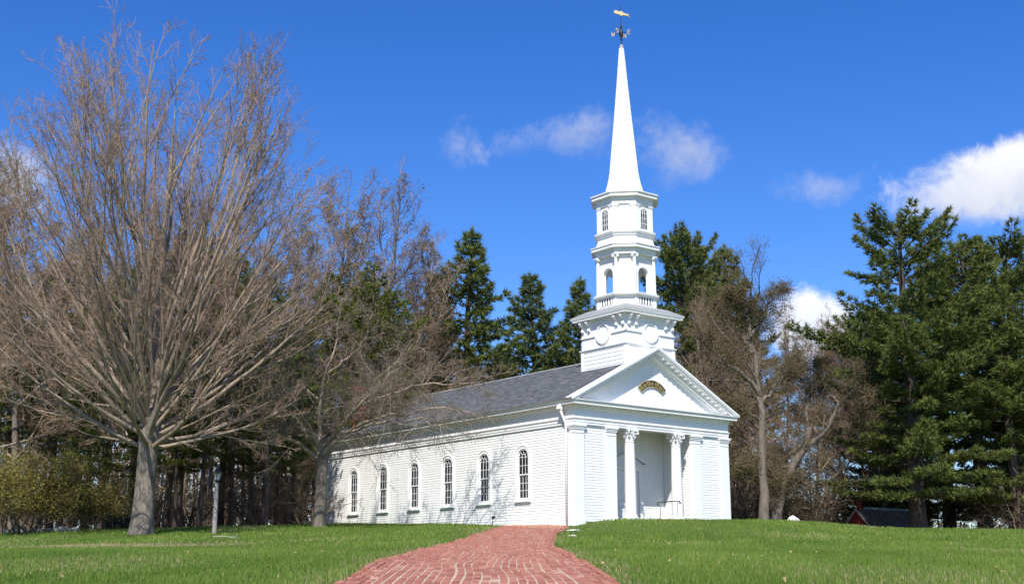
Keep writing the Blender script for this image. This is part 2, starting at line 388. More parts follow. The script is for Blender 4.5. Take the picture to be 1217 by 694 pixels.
def place(b):
    Mx = Matrix.Translation(b[:3]) @ Matrix.Rotation(b[5], 4, 'Z') @ Matrix.Rotation(b[3], 4, 'X') @ Matrix.Rotation(b[4], 4, 'Y'); return Mx
for b in bricks:
    if id(b) in solo:
        o = bpy.data.objects.new('brick', brick_me); COL.objects.link(o); o.parent = path
        o.location = b[:3]; o.rotation_euler = (b[3], b[4], b[5])
    else:
        Mx = np.array(place(b)); o_ = len(Vb) and sum(len(q) for q in Vb)
        Vb.append(bv @ Mx[:3, :3].T + Mx[:3, 3]); Tb.append(np.full(len(bv), rr_.random()))
nb_ = len(Vb); nv = len(bv); VB = np.concatenate(Vb)
me = bpy.data.meshes.new('paving_bricks'); me.from_pydata(VB.tolist(), [], [tuple(i + k * nv for i in f) for k in range(nb_) for f in bf]); me.update()
a = me.attributes.new('tint', 'FLOAT', 'POINT'); a.data.foreach_set('value', np.concatenate(Tb).astype(np.float32))
stuff(link('paving_bricks', me, 'brick', path))

# brick walk in front of the porch, just behind the lawn crest
vs = []; fs = []
for i in range(9):
    for k in range(6):
        X_, Y_, _ = CW(2.8 + .5 * i, -.78 - .32 * k); vs.append((X_, Y_, tz(X_, Y_) + .008))
for i in range(8):
    for k in range(5): a_ = i * 6 + k; fs.append((a_, a_ + 1, a_ + 7, a_ + 6))
pw = MB(); pw.add(vs, fs); tag(pw.build('porch_walk', 'porch_brick', smooth=True), kind='structure')
# ================================================================== CHAPEL
chapel = empty('chapel', (CX, CY, CZ), CR)
tag(chapel, 'white clapboard chapel with columned porch, arched windows and tall steeple', 'church')
W_, L_ = 10.0, 22.0
RECT = [(0, 0), (W_, 0), (W_, L_), (0, L_)]
ZA, ZF, ZD, ZS, ZC = 4.38, 4.66, 5.10, 5.24, 5.44
# siding: one strip of clapboards along an axis, with openings left out
def siding(axis, plane, out, u0, u1, z0, z1, openings=(), exp=.122):
    """axis 'x' or 'y' = direction of boards; plane = coordinate of wall face; out = +1/-1 outward sign"""
    mb = MB(); z = z0
    rr = random.Random(int(plane * 100 + u0 * 10 + z0 * 7))
    while z < z1 - .01:
        zt = min(z + exp, z1); segs = [(u0, u1)]
        for a0, a1, b0, b1 in openings:
            if b0 < zt - .02 and b1 > z + .02:
                ns = []
                for s0, s1 in segs:
                    if a1 <= s0 or a0 >= s1: ns.append((s0, s1)); continue
                    if a0 > s0: ns.append((s0, a0))
                    if a1 < s1: ns.append((a1, s1))
                segs = ns
        for s0, s1 in segs:
            cuts = [s0]
            while s1 - cuts[-1] > 5: cuts.append(cuts[-1] + rr.uniform(2.5, 4.5))
            cuts.append(s1)
            for c0, c1 in zip(cuts[:-1], cuts[1:]):
                j = rr.uniform(-.0025, .0025)
                pb_, pt = plane + out * (.017 + j * .6), plane + out * .004
                q = [(pb_, z), (pt, zt + .004), (plane - out * .03, zt + .004), (plane - out * .03, z)]
                if axis == 'y': vs = [(p, c0 + .001, zz) for p, zz in q] + [(p, c1 - .001, zz) for p, zz in q]
                else: vs = [(c0 + .001, p, zz) for p, zz in q] + [(c1 - .001, p, zz) for p, zz in q]
                mb.add(vs, [(0, 1, 5, 4), (3, 0, 4, 7), (0, 3, 2, 1), (4, 5, 6, 7)])
        z = zt
    return mb
WY0, WS = 3.67, 3.02
wins = [WY0 + k * WS for k in range(6)]
HW, ZSP, ZB = .385, 3.165, 1.25
ops = [(y - HW - .08, y + HW + .08, ZB - .06, ZSP) for y in wins] + [(y - .3, y + .3, ZSP, ZSP + .3) for y in wins]
PXS = .06      # siding planes sit back from the corner pilasters
stuff(siding('y', PXS, -1, .32, L_ - .32, -.55, ZA + .02, ops).build('side_wall_clapboards', 'white', chapel))
stuff(siding('y', W_ - PXS, 1, .32, L_ - .32, -.55, ZA + .02).build('side_wall_clapboards', 'white', chapel))
stuff(siding('x', L_ - PXS, 1, .32, W_ - .32, -.55, 8.0, exp=.122).build('rear_wall_clapboards', 'white', chapel)) if False else None
mb = MB(); mb.prism([(.03, -.5), (W_ - .03, -.5), (W_ - .03, ZC), (W_ / 2, 8.1), (.03, ZC)], 'y', L_ - .2, L_ - .05); mb.build('rear_wall', 'white', chapel)
for a0, a1 in ((.60, 1.96), (W_ - 1.96, W_ - .60)):
    stuff(siding('x', .09, -1, a0, a1, .12, ZA + .02).build('front_wall_clapboards', 'white', chapel))
# solid cores behind the boards so no light leaks
mb = MB(); 
edges = [.1] + sum([[y - HW - .02, y + HW + .02] for y in wins], []) + [L_ - .1]
for i in range(0, len(edges), 2): mb.box(.10, .22, edges[i], edges[i + 1], -.6, ZC - .3)
for y in wins: mb.box(.10, .22, y - HW - .02, y + HW + .02, -.6, ZB - .06); mb.box(.10, .22, y - HW - .02, y + HW + .02, ZSP + HW + .06, ZC - .3)
mb.box(W_ - .22, W_ - .10, .1, L_ - .1, -.6, ZC - .3)
mb.build('inner_wall', 'white', chapel)
for a0, a1 in ((.12, 2.44), (W_ - 2.44, W_ - .12)):
    mb = MB(); mb.box(a0, a1, .13, .3, -.4, ZA + .1); mb.build('front_wall', 'white', chapel)
# foundation
mb = MB(); mb.sweep(RECT, [(-.02, -.9), (-.02, -.06), (-.06, -.05)]); mb.build('foundation', 'stone', chapel)
mb = MB(); mb.box(-.015, .05, .3, L_ - .3, -.02 - .1, .13); mb.build('water_table_board', 'trim', chapel) if False else None
# pilasters: front four, plus corner boards on the side
def pilaster(x0, x1, y0=0.0):
    p = MB(); p.box(x0, x1, y0, y0 + .2, -.25, ZA - .24); o = p.build('pilaster', 'trim', chapel, bevel=.008)
    c = MB()
    for q, z0, z1 in ((.018, ZA - .40, ZA - .37), (.03, ZA - .235, ZA - .16), (.055, ZA - .16, ZA - .09), (.085, ZA - .09, ZA - .004)):
        c.box(x0 - q, x1 + q, y0 - q, y0 + .19, z0, z1)
    c.build('capital', 'trim', o)
    b = MB(); b.box(x0 - .02, x1 + .02, y0 - .02, y0 + .19, -.26, .36); b.build('base', 'trim', o, bevel=.01)
for a0, a1 in ((.0, .60), (1.96, 2.54), (W_ - 2.54, W_ - 1.96), (W_ - .60, W_)): pilaster(a0, a1)
for sx in (0, 1):
    for y0, y1 in ((.205, .34), (L_ - .34, L_ - .01)):
        c = MB(); x0 = -.004 if sx == 0 else W_ - .16
        c.box(x0, x0 + .164, y0, y1, -.25, ZA - .003); c.build('corner_board', 'trim', chapel, bevel=.008)
c = MB(); c.box(-.07, .1, .2, .40, ZA - .16, ZA - .09); c.box(-.09, .1, .2, .42, ZA - .09, ZA - .002); c.box(-.035, .1, .2, .37, ZA - .235, ZA - .16); c.build('corner_board_capital', 'trim', chapel)
# entablature
mb = MB(); mb.sweep(RECT, [(-.42, ZA + .02), (-.42, ZA), (.005, ZA), (.005, ZA + .10), (.025, ZA + .103), (.025, ZA + .21), (.05, ZA + .22), (.07, ZA + .26), (.07, ZF), (-.1, ZF)]); mb.build('architrave', 'trim', chapel)
mb = MB(); mb.sweep(RECT, [(-.1, ZF - .02), (.012, ZF - .01), (.012, ZD), (-.1, ZD)]); mb.build('frieze', 'trim', chapel)
O_ = .40
mb = MB(); mb.sweep(RECT, [(-.05, ZD - .03), (.06, ZD - .02), (.085, ZD + .02), (.085, ZS - .012), (.17, ZS), (O_ - .07, ZS), (O_ - .07, ZS + .085), (O_ - .05, ZS + .095), (O_ - .03, ZS + .14), (O_, ZC - .03), (O_, ZC), (O_ - .02, ZC), (-.3, ZC + .03)])
cornice = mb.build('cornice', 'trim', chapel)
mb = MB()
dp = .17
for i in range(int((W_ + .1) / dp)): mb.box(-.02 + i * dp, -.02 + i * dp + .095, -.155, -.08, ZD + .035, ZS - .002)
for i in range(int((L_ + .1) / dp)): mb.box(-.155, -.08, .12 + i * dp, .12 + i * dp + .095, ZD + .035, ZS - .002)
stuff(mb.build('dentils', 'trim', cornice))
# roof and gable
SL = (8.26 - ZC) / (W_ / 2 + O_)
def zl(x): return ZC + (x + O_) * SL if x <= W_ / 2 else ZC + (W_ + O_ - x) * SL
mb = MB(); tint = []
NR = 44; rr = random.Random(3)
for side in (0, 1):
    for i in range(NR):
        s0 = -O_ - .03 + (W_ / 2 + O_ + .03) * i / NR; s1 = -O_ - .03 + (W_ / 2 + O_ + .03) * (i + 1) / NR + .03
        s1 = min(s1, W_ / 2)
        X = (lambda s: s) if side == 0 else (lambda s: W_ - s)
        yv = -.36; y_end = L_ + .42
        wid = []
        while yv < y_end:
            yn = min(yv + rr.uniform(.22, .34), y_end); lift = .022 + rr.uniform(-.004, .006)
            vs = [(X(s0), yv, zl(s0) + lift), (X(s0), yn - .006, zl(s0) + lift), (X(s1), yn - .006, zl(s1) + .004), (X(s1), yv, zl(s1) + .004),
                  (X(s0), yv, zl(s0) - .01), (X(s0), yn - .006, zl(s0) - .01)]
            fs = [(0, 1, 2, 3), (4, 5, 1, 0)]
            if side == 0: fs = [tuple(reversed(f)) for f in fs]
            mb.add(vs, fs); t_ = rr.random() ** 2; tint += [t_] * 6
            yv = yn
mb.t = tint
roof = mb.build('roof', 'shingle', chapel); roof['kind'] = 'stuff'
mb = MB(); mb.prism([(-O_ + .02, ZC - .02), (W_ / 2, 8.24), (W_ + O_ - .02, ZC - .02)], 'y', .20, L_ + .40); mb.build('roof_deck', 'lead', chapel)
mb = MB(); mb.prism([(W_ / 2 - .14, zl(W_ / 2 - .14) + .03), (W_ / 2, 8.30), (W_ / 2 + .14, zl(W_ / 2 - .14) + .03), (W_ / 2, 8.262)], 'y', -.34, L_ + .43); mb.build('ridge_cap', 'lead', chapel)
# tympanum and raking cornice
mb = MB(); mb.prism([(-.1, ZC - .03), (W_ + .1, ZC - .03), (W_ / 2, 8.2)], 'y', .17, .19); mb.build('tympanum', 'white', chapel)
for side in (0, 1):
    X = (lambda s: s) if side == 0 else (lambda s: W_ - s)
    mb = MB()
    def strip(n0, n1, y0, y1, xa=-O_ - .02):
        xb = W_ / 2
        poly = [(X(xa), zl(xa) + n0), (X(xb), zl(xb) + n0), (X(xb), zl(xb) + n1), (X(xa), zl(xa) + n1)]
        mb.prism(poly, 'y', y0, y1)
    strip(-.09, .045, -.40, .205, -O_ + .10); strip(-.03, .075, -.425, -.36, -O_ - .02); strip(-.185, -.09, -.335, .18, -O_ + .3)
    strip(-.40, -.30, -.08, .169, .25); strip(-.48, -.40, .06, .169, .45)
    strip(-.30, -.185, -.085, .168, .05)
    rk = mb.build('raking_cornice', 'trim', chapel)
    s = .35
    while s < W_ / 2 - .2:
        mb = MB(); poly = [(X(s), zl(s) - .29), (X(s + .12), zl(s + .12) - .29), (X(s + .12), zl(s + .12) - .187), (X(s), zl(s) - .187)]
        mb.prism(poly, 'y', -.29, -.086); mb.build('modillion', 'trim', rk); s += .30
# chimney
ch = MB(); x0, x1, y0, y1 = .85, 1.45, 20.0, 20.6; ch.box(x0 + .03, x1 - .03, y0 + .03, y1 - .03, 5.6, 8.46)
chim = ch.build('chimney', 'sand', roof)
mbb = MB(); z = 5.7; k = 0; rr = random.Random(9)
while z < 8.5:
    q = .05 if z > 8.2 else 0
    for (ax, p, o_) in (('x', y0, -1), ('x', y1, 1), ('y', x0, -1), ('y', x1, 1)):
        lo, hi = (x0, x1) if ax == 'x' else (y0, y1); u = lo - q - (.1 if k % 2 else 0)
        while u < hi + q - .02:
            a0, a1 = max(u, lo - q), min(u + .19, hi + q); u += .2
            p0, p1 = sorted((p - o_ * .06, p + o_ * (q + rr.uniform(-.003, .003))))
            if ax == 'x': mbb.box(a0, a1, p0, p1, z, z + .062)
            else: mbb.box(p0, p1, a0, a1, z, z + .062)
    z += .072; k += 1
stuff(mbb.build('chimney_bricks', 'redbrick', chim))
# gutter downspout with leader head
dsp = MB(); dsp.tube([(-.30, .62, ZS + .02), (-.29, .60, ZS - .22), (-.19, .54, ZS - .52), (-.075, .50, ZS - .8), (-.06, .49, ZS - 1.1), (-.06, .49, -.1)], [.085, .075, .055, .05, .048, .048], 10)
dsp = dsp.build('downspout', 'trim', chapel, smooth=True)
dh = MB(); dh.prism([(-.42, ZS - .18), (-.24, ZS - .30), (-.24, ZS - .02), (-.36, ZS - .02)], 'y', .5, .74); dh.build('leader_head', 'trim', dsp, bevel=.01)

# arched window, built once: a along the wall, b outward
def arch_pts(h, zs, n=14): return [(h * math.cos(PI * k / n), zs + h * math.sin(PI * k / n)) for k in range(n + 1)]
def arch_ring(mb, hi, ho, z0, zs, b0, b1, n=16, legs=True):
    """casing: arch band between half widths hi and ho"""
    pi_ = [(hi, z0)] + [(hi * math.cos(PI * k / n), zs + hi * math.sin(PI * k / n)) for k in range(n + 1)] + [(-hi, z0)]
    po = [(ho, z0)] + [(ho * math.cos(PI * k / n), zs + ho * math.sin(PI * k / n)) for k in range(n + 1)] + [(-ho, z0)]
    m = len(pi_); vs = []
    for b in (b0, b1):
        vs += [(p[0], b, p[1]) for p in pi_] + [(p[0], b, p[1]) for p in po]
    fs = []
    for i in range(m - 1):
        fs += [(i, i + 1, m + i + 1, m + i), (2 * m + i, 3 * m + i, 3 * m + i + 1, 2 * m + i + 1), (i, 2 * m + i, 2 * m + i + 1, i + 1), (m + i, m + i + 1, 3 * m + i + 1, 3 * m + i)]
    fs += [(0, m, 3 * m, 2 * m), (m - 1, 3 * m - 1, 4 * m - 1, 2 * m - 1)]
    mb.add(vs, fs)
def make_window():
    c = MB(); arch_ring(c, HW, HW + .145, ZB - .04, ZSP, -.10, .052); w = c.build('window', 'trim', None)
    c = MB(); arch_ring(c, HW + .135, HW + .17, ZB - .04, ZSP, -.02, .075); c.build('hood_moulding', 'trim', w)
    c = MB(); c.prism([(-.05, ZB - .15), (.12, ZB - .15), (.12, ZB - .085), (-.05, ZB - .04)], 'x', -HW - .2, HW + .2); c.build('sill', 'trim', w, bevel=.006)
    zm = 2.36; t = .0105
    # lower sash, set back
    c = MB(); b0, b1 = -.085, -.045
    c.box(-HW, -HW + .045, b0, b1, ZB - .04, zm); c.box(HW - .045, HW, b0, b1, ZB - .04, zm); c.box(-HW + .045, HW - .045, b0, b1, ZB - .04, ZB + .05); c.box(-HW + .045, HW - .045, b0, b1, zm - .05, zm)
    iw = (HW - .045) * 2
    for k in (1, 2): x = -HW + .045 + iw * k / 3; c.box(x - t, x + t, b0 + .01, b1 - .004, ZB + .05, zm - .05)
    for k in (1, 2): z = ZB + .05 + (zm - .1 - ZB) * k / 3; c.box(-HW + .045, HW - .045, b0 + .012, b1 - .006, z - t, z + t)
    ls = c.build('lower_sash', 'trim', w)
    # upper sash with fan
    c = MB(); b0, b1 = -.045, -.008
    arch_ring(c, HW - .045, HW, zm - .02, ZSP, b0, b1); c.box(-HW + .045, HW - .045, b0, b1, zm - .02, zm + .03)
    for k in (1, 2): x = -HW + .045 + iw * k / 3; c.box(x - t, x + t, b0 + .01, b1 - .004, zm + .03, ZSP)
    for z in (zm + .03 + (ZSP - zm - .03) / 2, ZSP): c.box(-HW + .045, HW - .045, b0 + .012, b1 - .006, z - t, z + t)
    arch_ring(c, .118, .142, ZSP + .012, ZSP + .012, b0 + .012, b1 - .003, 10)
    for an in (45, 90, 135):
        d = (math.cos(R(an)), math.sin(R(an))); nrm = (-d[1] * t, d[0] * t); p0 = (.13 * d[0], ZSP + .13 * d[1]); p1 = ((HW - .04) * d[0], ZSP + (HW - .04) * d[1])
        c.prism([(p0[0] - nrm[0], p0[1] - nrm[1]), (p1[0] - nrm[0], p1[1] - nrm[1]), (p1[0] + nrm[0], p1[1] + nrm[1]), (p0[0] + nrm[0], p0[1] + nrm[1])], 'y', b0 + .011, b1 - .005)
    us = c.build('upper_sash', 'trim', w)
    g = MB(); g.box(-HW + .02, HW - .02, -.068, -.064, ZB, zm - .02); g.build('glass', 'glass', w)
    g = MB(); h = HW - .02; g.prism([(-h, zm)] + [(h, zm)] + [(h * math.cos(PI * k / 14), ZSP + h * math.sin(PI * k / 14)) for k in range(15)], 'y', -.030, -.026); g.build('glass', 'glass', w)
    return w
def copy_tree(o, parent=None):
    c = o.copy(); COL.objects.link(c); c.parent = parent
    for ch_ in o.children: copy_tree(ch_, c)
    return c
w0 = make_window(); w0.parent = chapel
for i, y in enumerate(wins):
    w = w0 if i == 0 else copy_tree(w0, chapel)
    w.location = (PXS, y, 0); w.rotation_euler = (0, 0, R(90))

# porch
mb = MB(); mb.box(2.3, W_ - 2.3, -.04, 2.1, -.6, .25); mb.build('porch_floor', 'porch_brick', chapel)  # floor made brick red to bounce pink light into the porch
mb = MB(); mb.box(2.62, W_ - 2.62, -.34, -.042, -.6, .252); mb.build('porch_nosing', 'porch_floor', chapel, bevel=.01)
mb = MB(); mb.box(3.6, W_ - 3.6, -.74, -.342, -.6, .10); mb.build('porch_step', 'stone', chapel, bevel=.01)
stuff(siding('x', 2.05, -1, 2.5, W_ - 2.5, .25, ZA + .3, [(5 - .98, 5 + .98, .2, 2.96)]).build('porch_back_wall', 'white', chapel))
mb = MB(); mb.box(2.44, W_ - 2.44, 2.06, 2.2, 0, ZA + .4); mb.build('porch_back_core', 'white', chapel)
stuff(siding('y', 2.46, 1, .30, 2.06, .25, ZA + .3).build('porch_cheek_wall', 'white', chapel)); stuff(siding('y', W_ - 2.46, -1, .30, 2.06, .25, ZA + .3).build('porch_cheek_wall', 'white', chapel))
mb = MB(); mb.box(2.3, W_ - 2.3, .1, 2.1, ZA + .24, ZA + .3); mb.build('porch_ceiling', 'white', chapel)
for x0 in (2.2, W_ - 2.44): mb = MB(); mb.box(x0, x0 + .24, .3, 2.06, -.2, ZA + .3); mb.build('porch_cheek_core', 'white', chapel)
# door with pedimented surround
mb = MB()
mb.box(4.02, 4.24, 1.93, 2.06, .25, 2.70); mb.box(5.76, 5.98, 1.93, 2.06, .25, 2.70); mb.box(3.98, 6.02, 1.91, 2.06, 2.70, 2.90); mb.box(3.88, 6.12, 1.78, 2.06, 2.90, 2.99)
for sx in (-1, 1):
    mb.prism([(5 + sx * 1.16, 2.99), (5, 3.52), (5, 3.62), (5 + sx * 1.2, 3.07)], 'y', 1.74, 2.04)
mb.prism([(3.95, 2.99), (6.05, 2.99), (5, 3.52)], 'y', 1.90, 2.03)
dsur = mb.build('door_surround', 'trim', chapel)
for sx in (-1, 1):
    d0, d1 = sorted((5 + sx * .008, 5 + sx * .75)); d = MB(); d.box(d0, d1, 1.99, 2.04, .26, 2.69); dl = d.build('door', 'trim', chapel, bevel=.004)
    for z0, z1 in ((.42, 1.1), (1.25, 1.9), (2.02, 2.56)):
        p = MB(); c0, c1 = d0 + .1, d1 - .1; p.sweep([(c0, z0), (c1, z0), (c1, z1), (c0, z1)], [(0, 0), (-.02, .015), (-.05, .015), (-.07, .004), (-.12, .012)], caps=True)
        p.v = [(a_, 1.99 - z_, b_) for a_, b_, z_ in p.v]; p.build('door_panel', 'trim', dl)
    k = MB(); kx = 5 + sx * .09; k.lathe([(.012, 0), (.012, .04), (.032, .05), (.036, .075), (.02, .09)], 10); k.v = [(kx + a_, 1.99 - z_, 1.22 + b_) for a_, b_, z_ in k.v]; k.build('door_knob', 'black', dl)
# columns with leafy capitals
def column(x):
    cy = .16; root = empty('column', (x, cy, 0), 0, chapel)
    b = MB(); b.box(-.34, .34, -.34, .34, .2, .33); b.lathe([(.33, .33), (.345, .36), (.33, .40), (.295, .42), (.295, .44), (.31, .465), (.295, .49), (.275, .50)], 28); b.build('base', 'trim', root)
    s = MB(); n = 28; prof = []
    for i in range(13):
        t = i / 12; prof.append((.268 - .045 * t ** 1.6 + .004 * math.sin(PI * t), .50 + t * (ZA - .62 - .50)))
    s.lathe(prof, n); s.build('shaft', 'trim', root, smooth=False)
    zb = ZA - .62; c = MB(); c.lathe([(.223, zb), (.245, zb + .015), (.245, zb + .04), (.222, zb + .05), (.225, zb + .3), (.27, zb + .5)], 20)
    c.build('capital_bell', 'trim', root)
    c = MB()
    def leaf(an, z0, h, r0, wd, curl):
        d = Vector((math.cos(an), math.sin(an), 0)); t = Vector((-d.y, d.x, 0)); vs = []
        prof_ = [(0, 0, .7), (.02, .35, 1), (.04, .65, .95), (.04 + curl * .5, .92, .7), (.05 + curl, .97, .45), (.04 + curl * .95, .84, .15)]
        for o_, zz, ww in prof_:
            p = d * (r0 + o_) + Vector((0, 0, z0 + h * zz))
            vs += [p - t * wd * ww - d * .018, p, p + t * wd * ww - d * .018]
        fs = []
        for i in range(len(prof_) - 1):
            for j in range(2): fs.append((i * 3 + j, i * 3 + j + 1, i * 3 + j + 4, i * 3 + j + 3))
        c.add(vs, fs)
    for k in range(8): leaf(k * PI / 4, zb + .05, .22, .225, .085, .09)
    for k in range(8): leaf((k + .5) * PI / 4, zb + .10, .32, .225, .08, .11)
    lf = c.build('capital_leaves', 'trim', root)
    so = lf.modifiers.new('thick', 'SOLIDIFY'); so.thickness = .018
    for k in range(4):
        an = PI / 4 + k * PI / 2; d = Vector((math.cos(an), math.sin(an), 0)); v = MB()
        pts = [d * .24 + Vector((0, 0, zb + .26))]
        pts += [d * .32 + Vector((0, 0, zb + .44))]
        cen = d * .36 + Vector((0, 0, zb + .43))
        for q in range(9):
            a_ = R(120 - q * 55); r_ = .085 - q * .008; pts.append(cen + d * math.cos(a_) * r_ + Vector((0, 0, math.sin(a_) * r_)))
        v.tube(pts, .026, 6); v.build('volute', 'trim', root, smooth=True)
    ab = MB(); pts = []
    for k in range(4):
        an = PI / 4 + k * PI / 2; nx_ = an + PI / 2; p = Vector((math.cos(an), math.sin(an))) * .47; q = Vector((math.cos(nx_), math.sin(nx_))) * .47
        side = (q - p).normalized(); mid = (p + q) / 2 * .80
        pts += [tuple(p + side * .0 - side * -.06), tuple(p + (q - p) * .3 + (mid - (p + q) / 2) * .8), tuple(mid), tuple(p + (q - p) * .7 + (mid - (p + q) / 2) * .8), tuple(q - side * .06)]
    ab.prism(pts, 'z', ZA - .105, ZA - .002); ab.build('abacus', 'trim', root)
column(3.5); column(6.5)

# ---------------------------------------------------------------- steeple
TX, TY, TS = 5.06, 1.80, 1.58
SQ = [(TX - TS, TY - TS), (TX + TS, TY - TS), (TX + TS, TY + TS), (TX - TS, TY + TS)]
tower = MB(); tower.sweep(SQ, [(0, 5.8), (0, 9.95)], caps=True); tower = tower.build('tower', 'white', chapel)
mb = MB(); z = 6.6
while z < 8.36:
    mb.sweep(SQ, [(.0, z), (.022, z), (.006, z + .19), (0, z + .19)]); z += .19
stuff(mb.build('tower_boards', 'white', tower))
for sx in (-1, 1):
    for sy in (-1, 1):
        c = MB(); x0, x1 = sorted((TX + sx * (TS + .035), TX + sx * (TS - .16))); y0, y1 = sorted((TY + sy * (TS + .035), TY + sy * (TS - .16)))
        c.box(x0, x1, y0, y1, 6.0, 8.40); c.build('corner_board', 'trim', tower, bevel=.006)
mb = MB(); mb.sweep(SQ, [(0, 8.37), (.05, 8.38), (.09, 8.44), (.09, 8.48), (0, 8.50)]); mb.build('string_course', 'trim', tower)
# upper string course, broken by the round panels
def face_frame(k):
    an = [-PI / 2, 0, PI / 2, PI][k]; nrm = Vector((math.cos(an), math.sin(an), 0)); tan = Vector((-nrm.y, nrm.x, 0)); return nrm, tan
ctr = Vector((TX, TY, 0))
def on_face(k, u, out, z, half=TS):
    nrm, tan = face_frame(k); return ctr + nrm * (half + out) + tan * u + Vector((0, 0, z))
def obox(mb, k, u0, u1, o0, o1, z0, z1, half=TS):
    vs = [on_face(k, u, o, z, half) for z in (z0, z1) for u, o in ((u0, o0), (u0, o1), (u1, o1), (u1, o0))]
    mb.add(vs, [(0, 1, 2, 3), (7, 6, 5, 4), (0, 4, 5, 1), (1, 5, 6, 2), (2, 6, 7, 3), (3, 7, 4, 0)])
ZD2 = 9.10; RD = .46
for k in range(4):
    for u0, u1 in ((-TS - .06, -.58), (.58, TS + .06)): c = MB(); obox(c, k, u0, u1, -.02, .06, 9.04, 9.10); c.build('string_moulding', 'trim', tower)
    d = MB(); n = 32; prof = [(RD - .07, .0), (RD - .07, .05), (RD - .02, .085), (RD + .03, .075), (RD + .045, -.01)]
    vs = [on_face(k, r_ * math.cos(2 * PI * i / n), o_, ZD2 + r_ * math.sin(2 * PI * i / n)) for r_, o_ in prof for i in range(n)]
    fs = [(j * n + i, (j + 1) * n + i, (j + 1) * n + (i + 1) % n, j * n + (i + 1) % n) for j in range(len(prof) - 1) for i in range(n)]
    d.add(vs, fs); vs = [on_face(k, (RD - .06) * math.cos(2 * PI * i / n), .03, ZD2 + (RD - .06) * math.sin(2 * PI * i / n)) for i in range(n)]; d.add(vs, [tuple(range(n))])
    d.build('round_panel', 'trim', tower)
    for u in (-1.44, -.98, .98, 1.44):
        b = MB(); prof = [(-.01, 9.36), (.07, 9.34), (.12, 9.38), (.115, 9.45), (.085, 9.50), (.10, 9.58), (.16, 9.66), (.25, 9.70), (.28, 9.76), (.28, 9.86), (-.01, 9.86)]
        vs = [on_face(k, u - .07, o_, z_) for o_, z_ in prof] + [on_face(k, u + .07, o_, z_) for o_, z_ in prof]; m = len(prof)
        b.add(vs, [tuple(range(m)), tuple(reversed(range(m, 2 * m)))] + [(i, i + m, (i + 1) % m + m, (i + 1) % m) for i in range(m)]); b.build('bracket', 'trim', tower, bevel=.008)
mb = MB(); mb.sweep(SQ, [(0, 9.84), (.05, 9.85), (.05, 9.875), (.33, 9.88), (.33, 9.95), (.355, 9.965), (.39, 10.05), (.39, 10.09)]); mb.build('tower_cornice', 'trim', tower)
mb = MB(); mb.sweep(SQ, [(.395, 10.075), (.395, 10.094), (-.2, 10.42), (-.6, 10.50)], caps=True); mb.build('tower_roof', 'lead', tower)
def octa(h, c): return [(TX + a_, TY + b_) for a_, b_ in ((h, -c), (h, c), (c, h), (-c, h), (-h, c), (-h, -c), (-c, -h), (c, -h))]
# belfry base
OB = octa(1.36, .68)
mb = MB(); mb.sweep(OB, [(-.06, 10.2), (-.06, 10.9)], caps=True); bbase = mb.build('belfry_base', 'trim', chapel)
mb = MB(); mb.sweep(OB, [(-.1, 10.86), (.03, 10.87), (.05, 10.90), (.13, 10.94), (.15, 11.00), (.15, 11.04), (-.3, 11.065)], caps=True); mb.build('belfry_base_cornice', 'trim', bbase)
for k in range(4):
    for u0, u1 in ((-.68, -.46), (.46, .68)): c = MB(); obox(c, k, u0, u1, -.07, .01, 10.2, 10.875, 1.36); c.build('baluster_pier', 'trim', bbase)
    c = MB(); obox(c, k, -.46, .46, -.059, -.056, 10.40, 10.865, 1.36); c.build('baluster_gap_shade', 'black', bbase)  # flat black sheet, painted shade for the gaps between balusters
    c = MB(); obox(c, k, -.46, .46, -.065, .008, 10.2, 10.50, 1.36); c.build('plinth', 'trim', bbase)
    for j in range(5):
        u = -.36 + j * .18; c = MB(); c.lathe([(.05, 10.50), (.05, 10.53), (.03, 10.56), (.055, 10.64), (.03, 10.76), (.045, 10.82), (.05, 10.872)], 8)
        p = on_face(k, u, -.01, 0, 1.36); c.v = [(x + p.x, y + p.y, z_) for x, y, z_ in c.v]; c.build('baluster', 'trim', bbase, smooth=True)
# belfry: arched openings on the four square faces, solid panels on the corners
BH_, BC = 1.17, .62
mb = MB()
zb0, zb1, zs_, ah = 11.05, 13.0, 12.05, .34
for k in range(4):
    obox(mb, k, -BC, -ah, -.14, 0, zb0, zb1, BH_); obox(mb, k, ah, BC, -.14, 0, zb0, zb1, BH_)
    n = 12
    for i in range(n):
        a0, a1 = PI * i / n, PI * (i + 1) / n; pts = [(ah * math.cos(a0), zs_ + ah * math.sin(a0)), (ah * math.cos(a1), zs_ + ah * math.sin(a1)), (ah * math.cos(a1), zb1), (ah * math.cos(a0), zb1)]
        vs = [on_face(k, u, o_, z_, BH_) for o_ in (-.14, 0) for u, z_ in pts]
        mb.add(vs, [(0, 1, 2, 3), (7, 6, 5, 4), (0, 4, 5, 1), (1, 5, 6, 2), (2, 6, 7, 3), (3, 7, 4, 0)])
pl = octa(BH_, BC)
for i in (1, 3, 5, 7):
    p, q = Vector(pl[i]), Vector(pl[(i + 1) % 8]); c2 = Vector((TX, TY)); m_ = ((p + q) / 2 - c2).normalized() * .14
    vs = [(*p, zb0), (*q, zb0), (*(q - m_), zb0), (*(p - m_), zb0), (*p, zb1), (*q, zb1), (*(q - m_), zb1), (*(p - m_), zb1)]
    mb.add(vs, [(3, 2, 1, 0), (4, 5, 6, 7), (0, 1, 5, 4), (1, 2, 6, 5), (2, 3, 7, 6), (3, 0, 4, 7)])
belfry = mb.build('belfry', 'trim', chapel)
for k in range(4):
    c = MB(); arch_ring(c, ah - .0, ah + .1, zb0, zs_, 0, .045, 14)
    c.v = [tuple(on_face(k, u, o_ - .003, z_, BH_)) for u, o_, z_ in c.v]; c.build('arch_casing', 'trim', belfry)
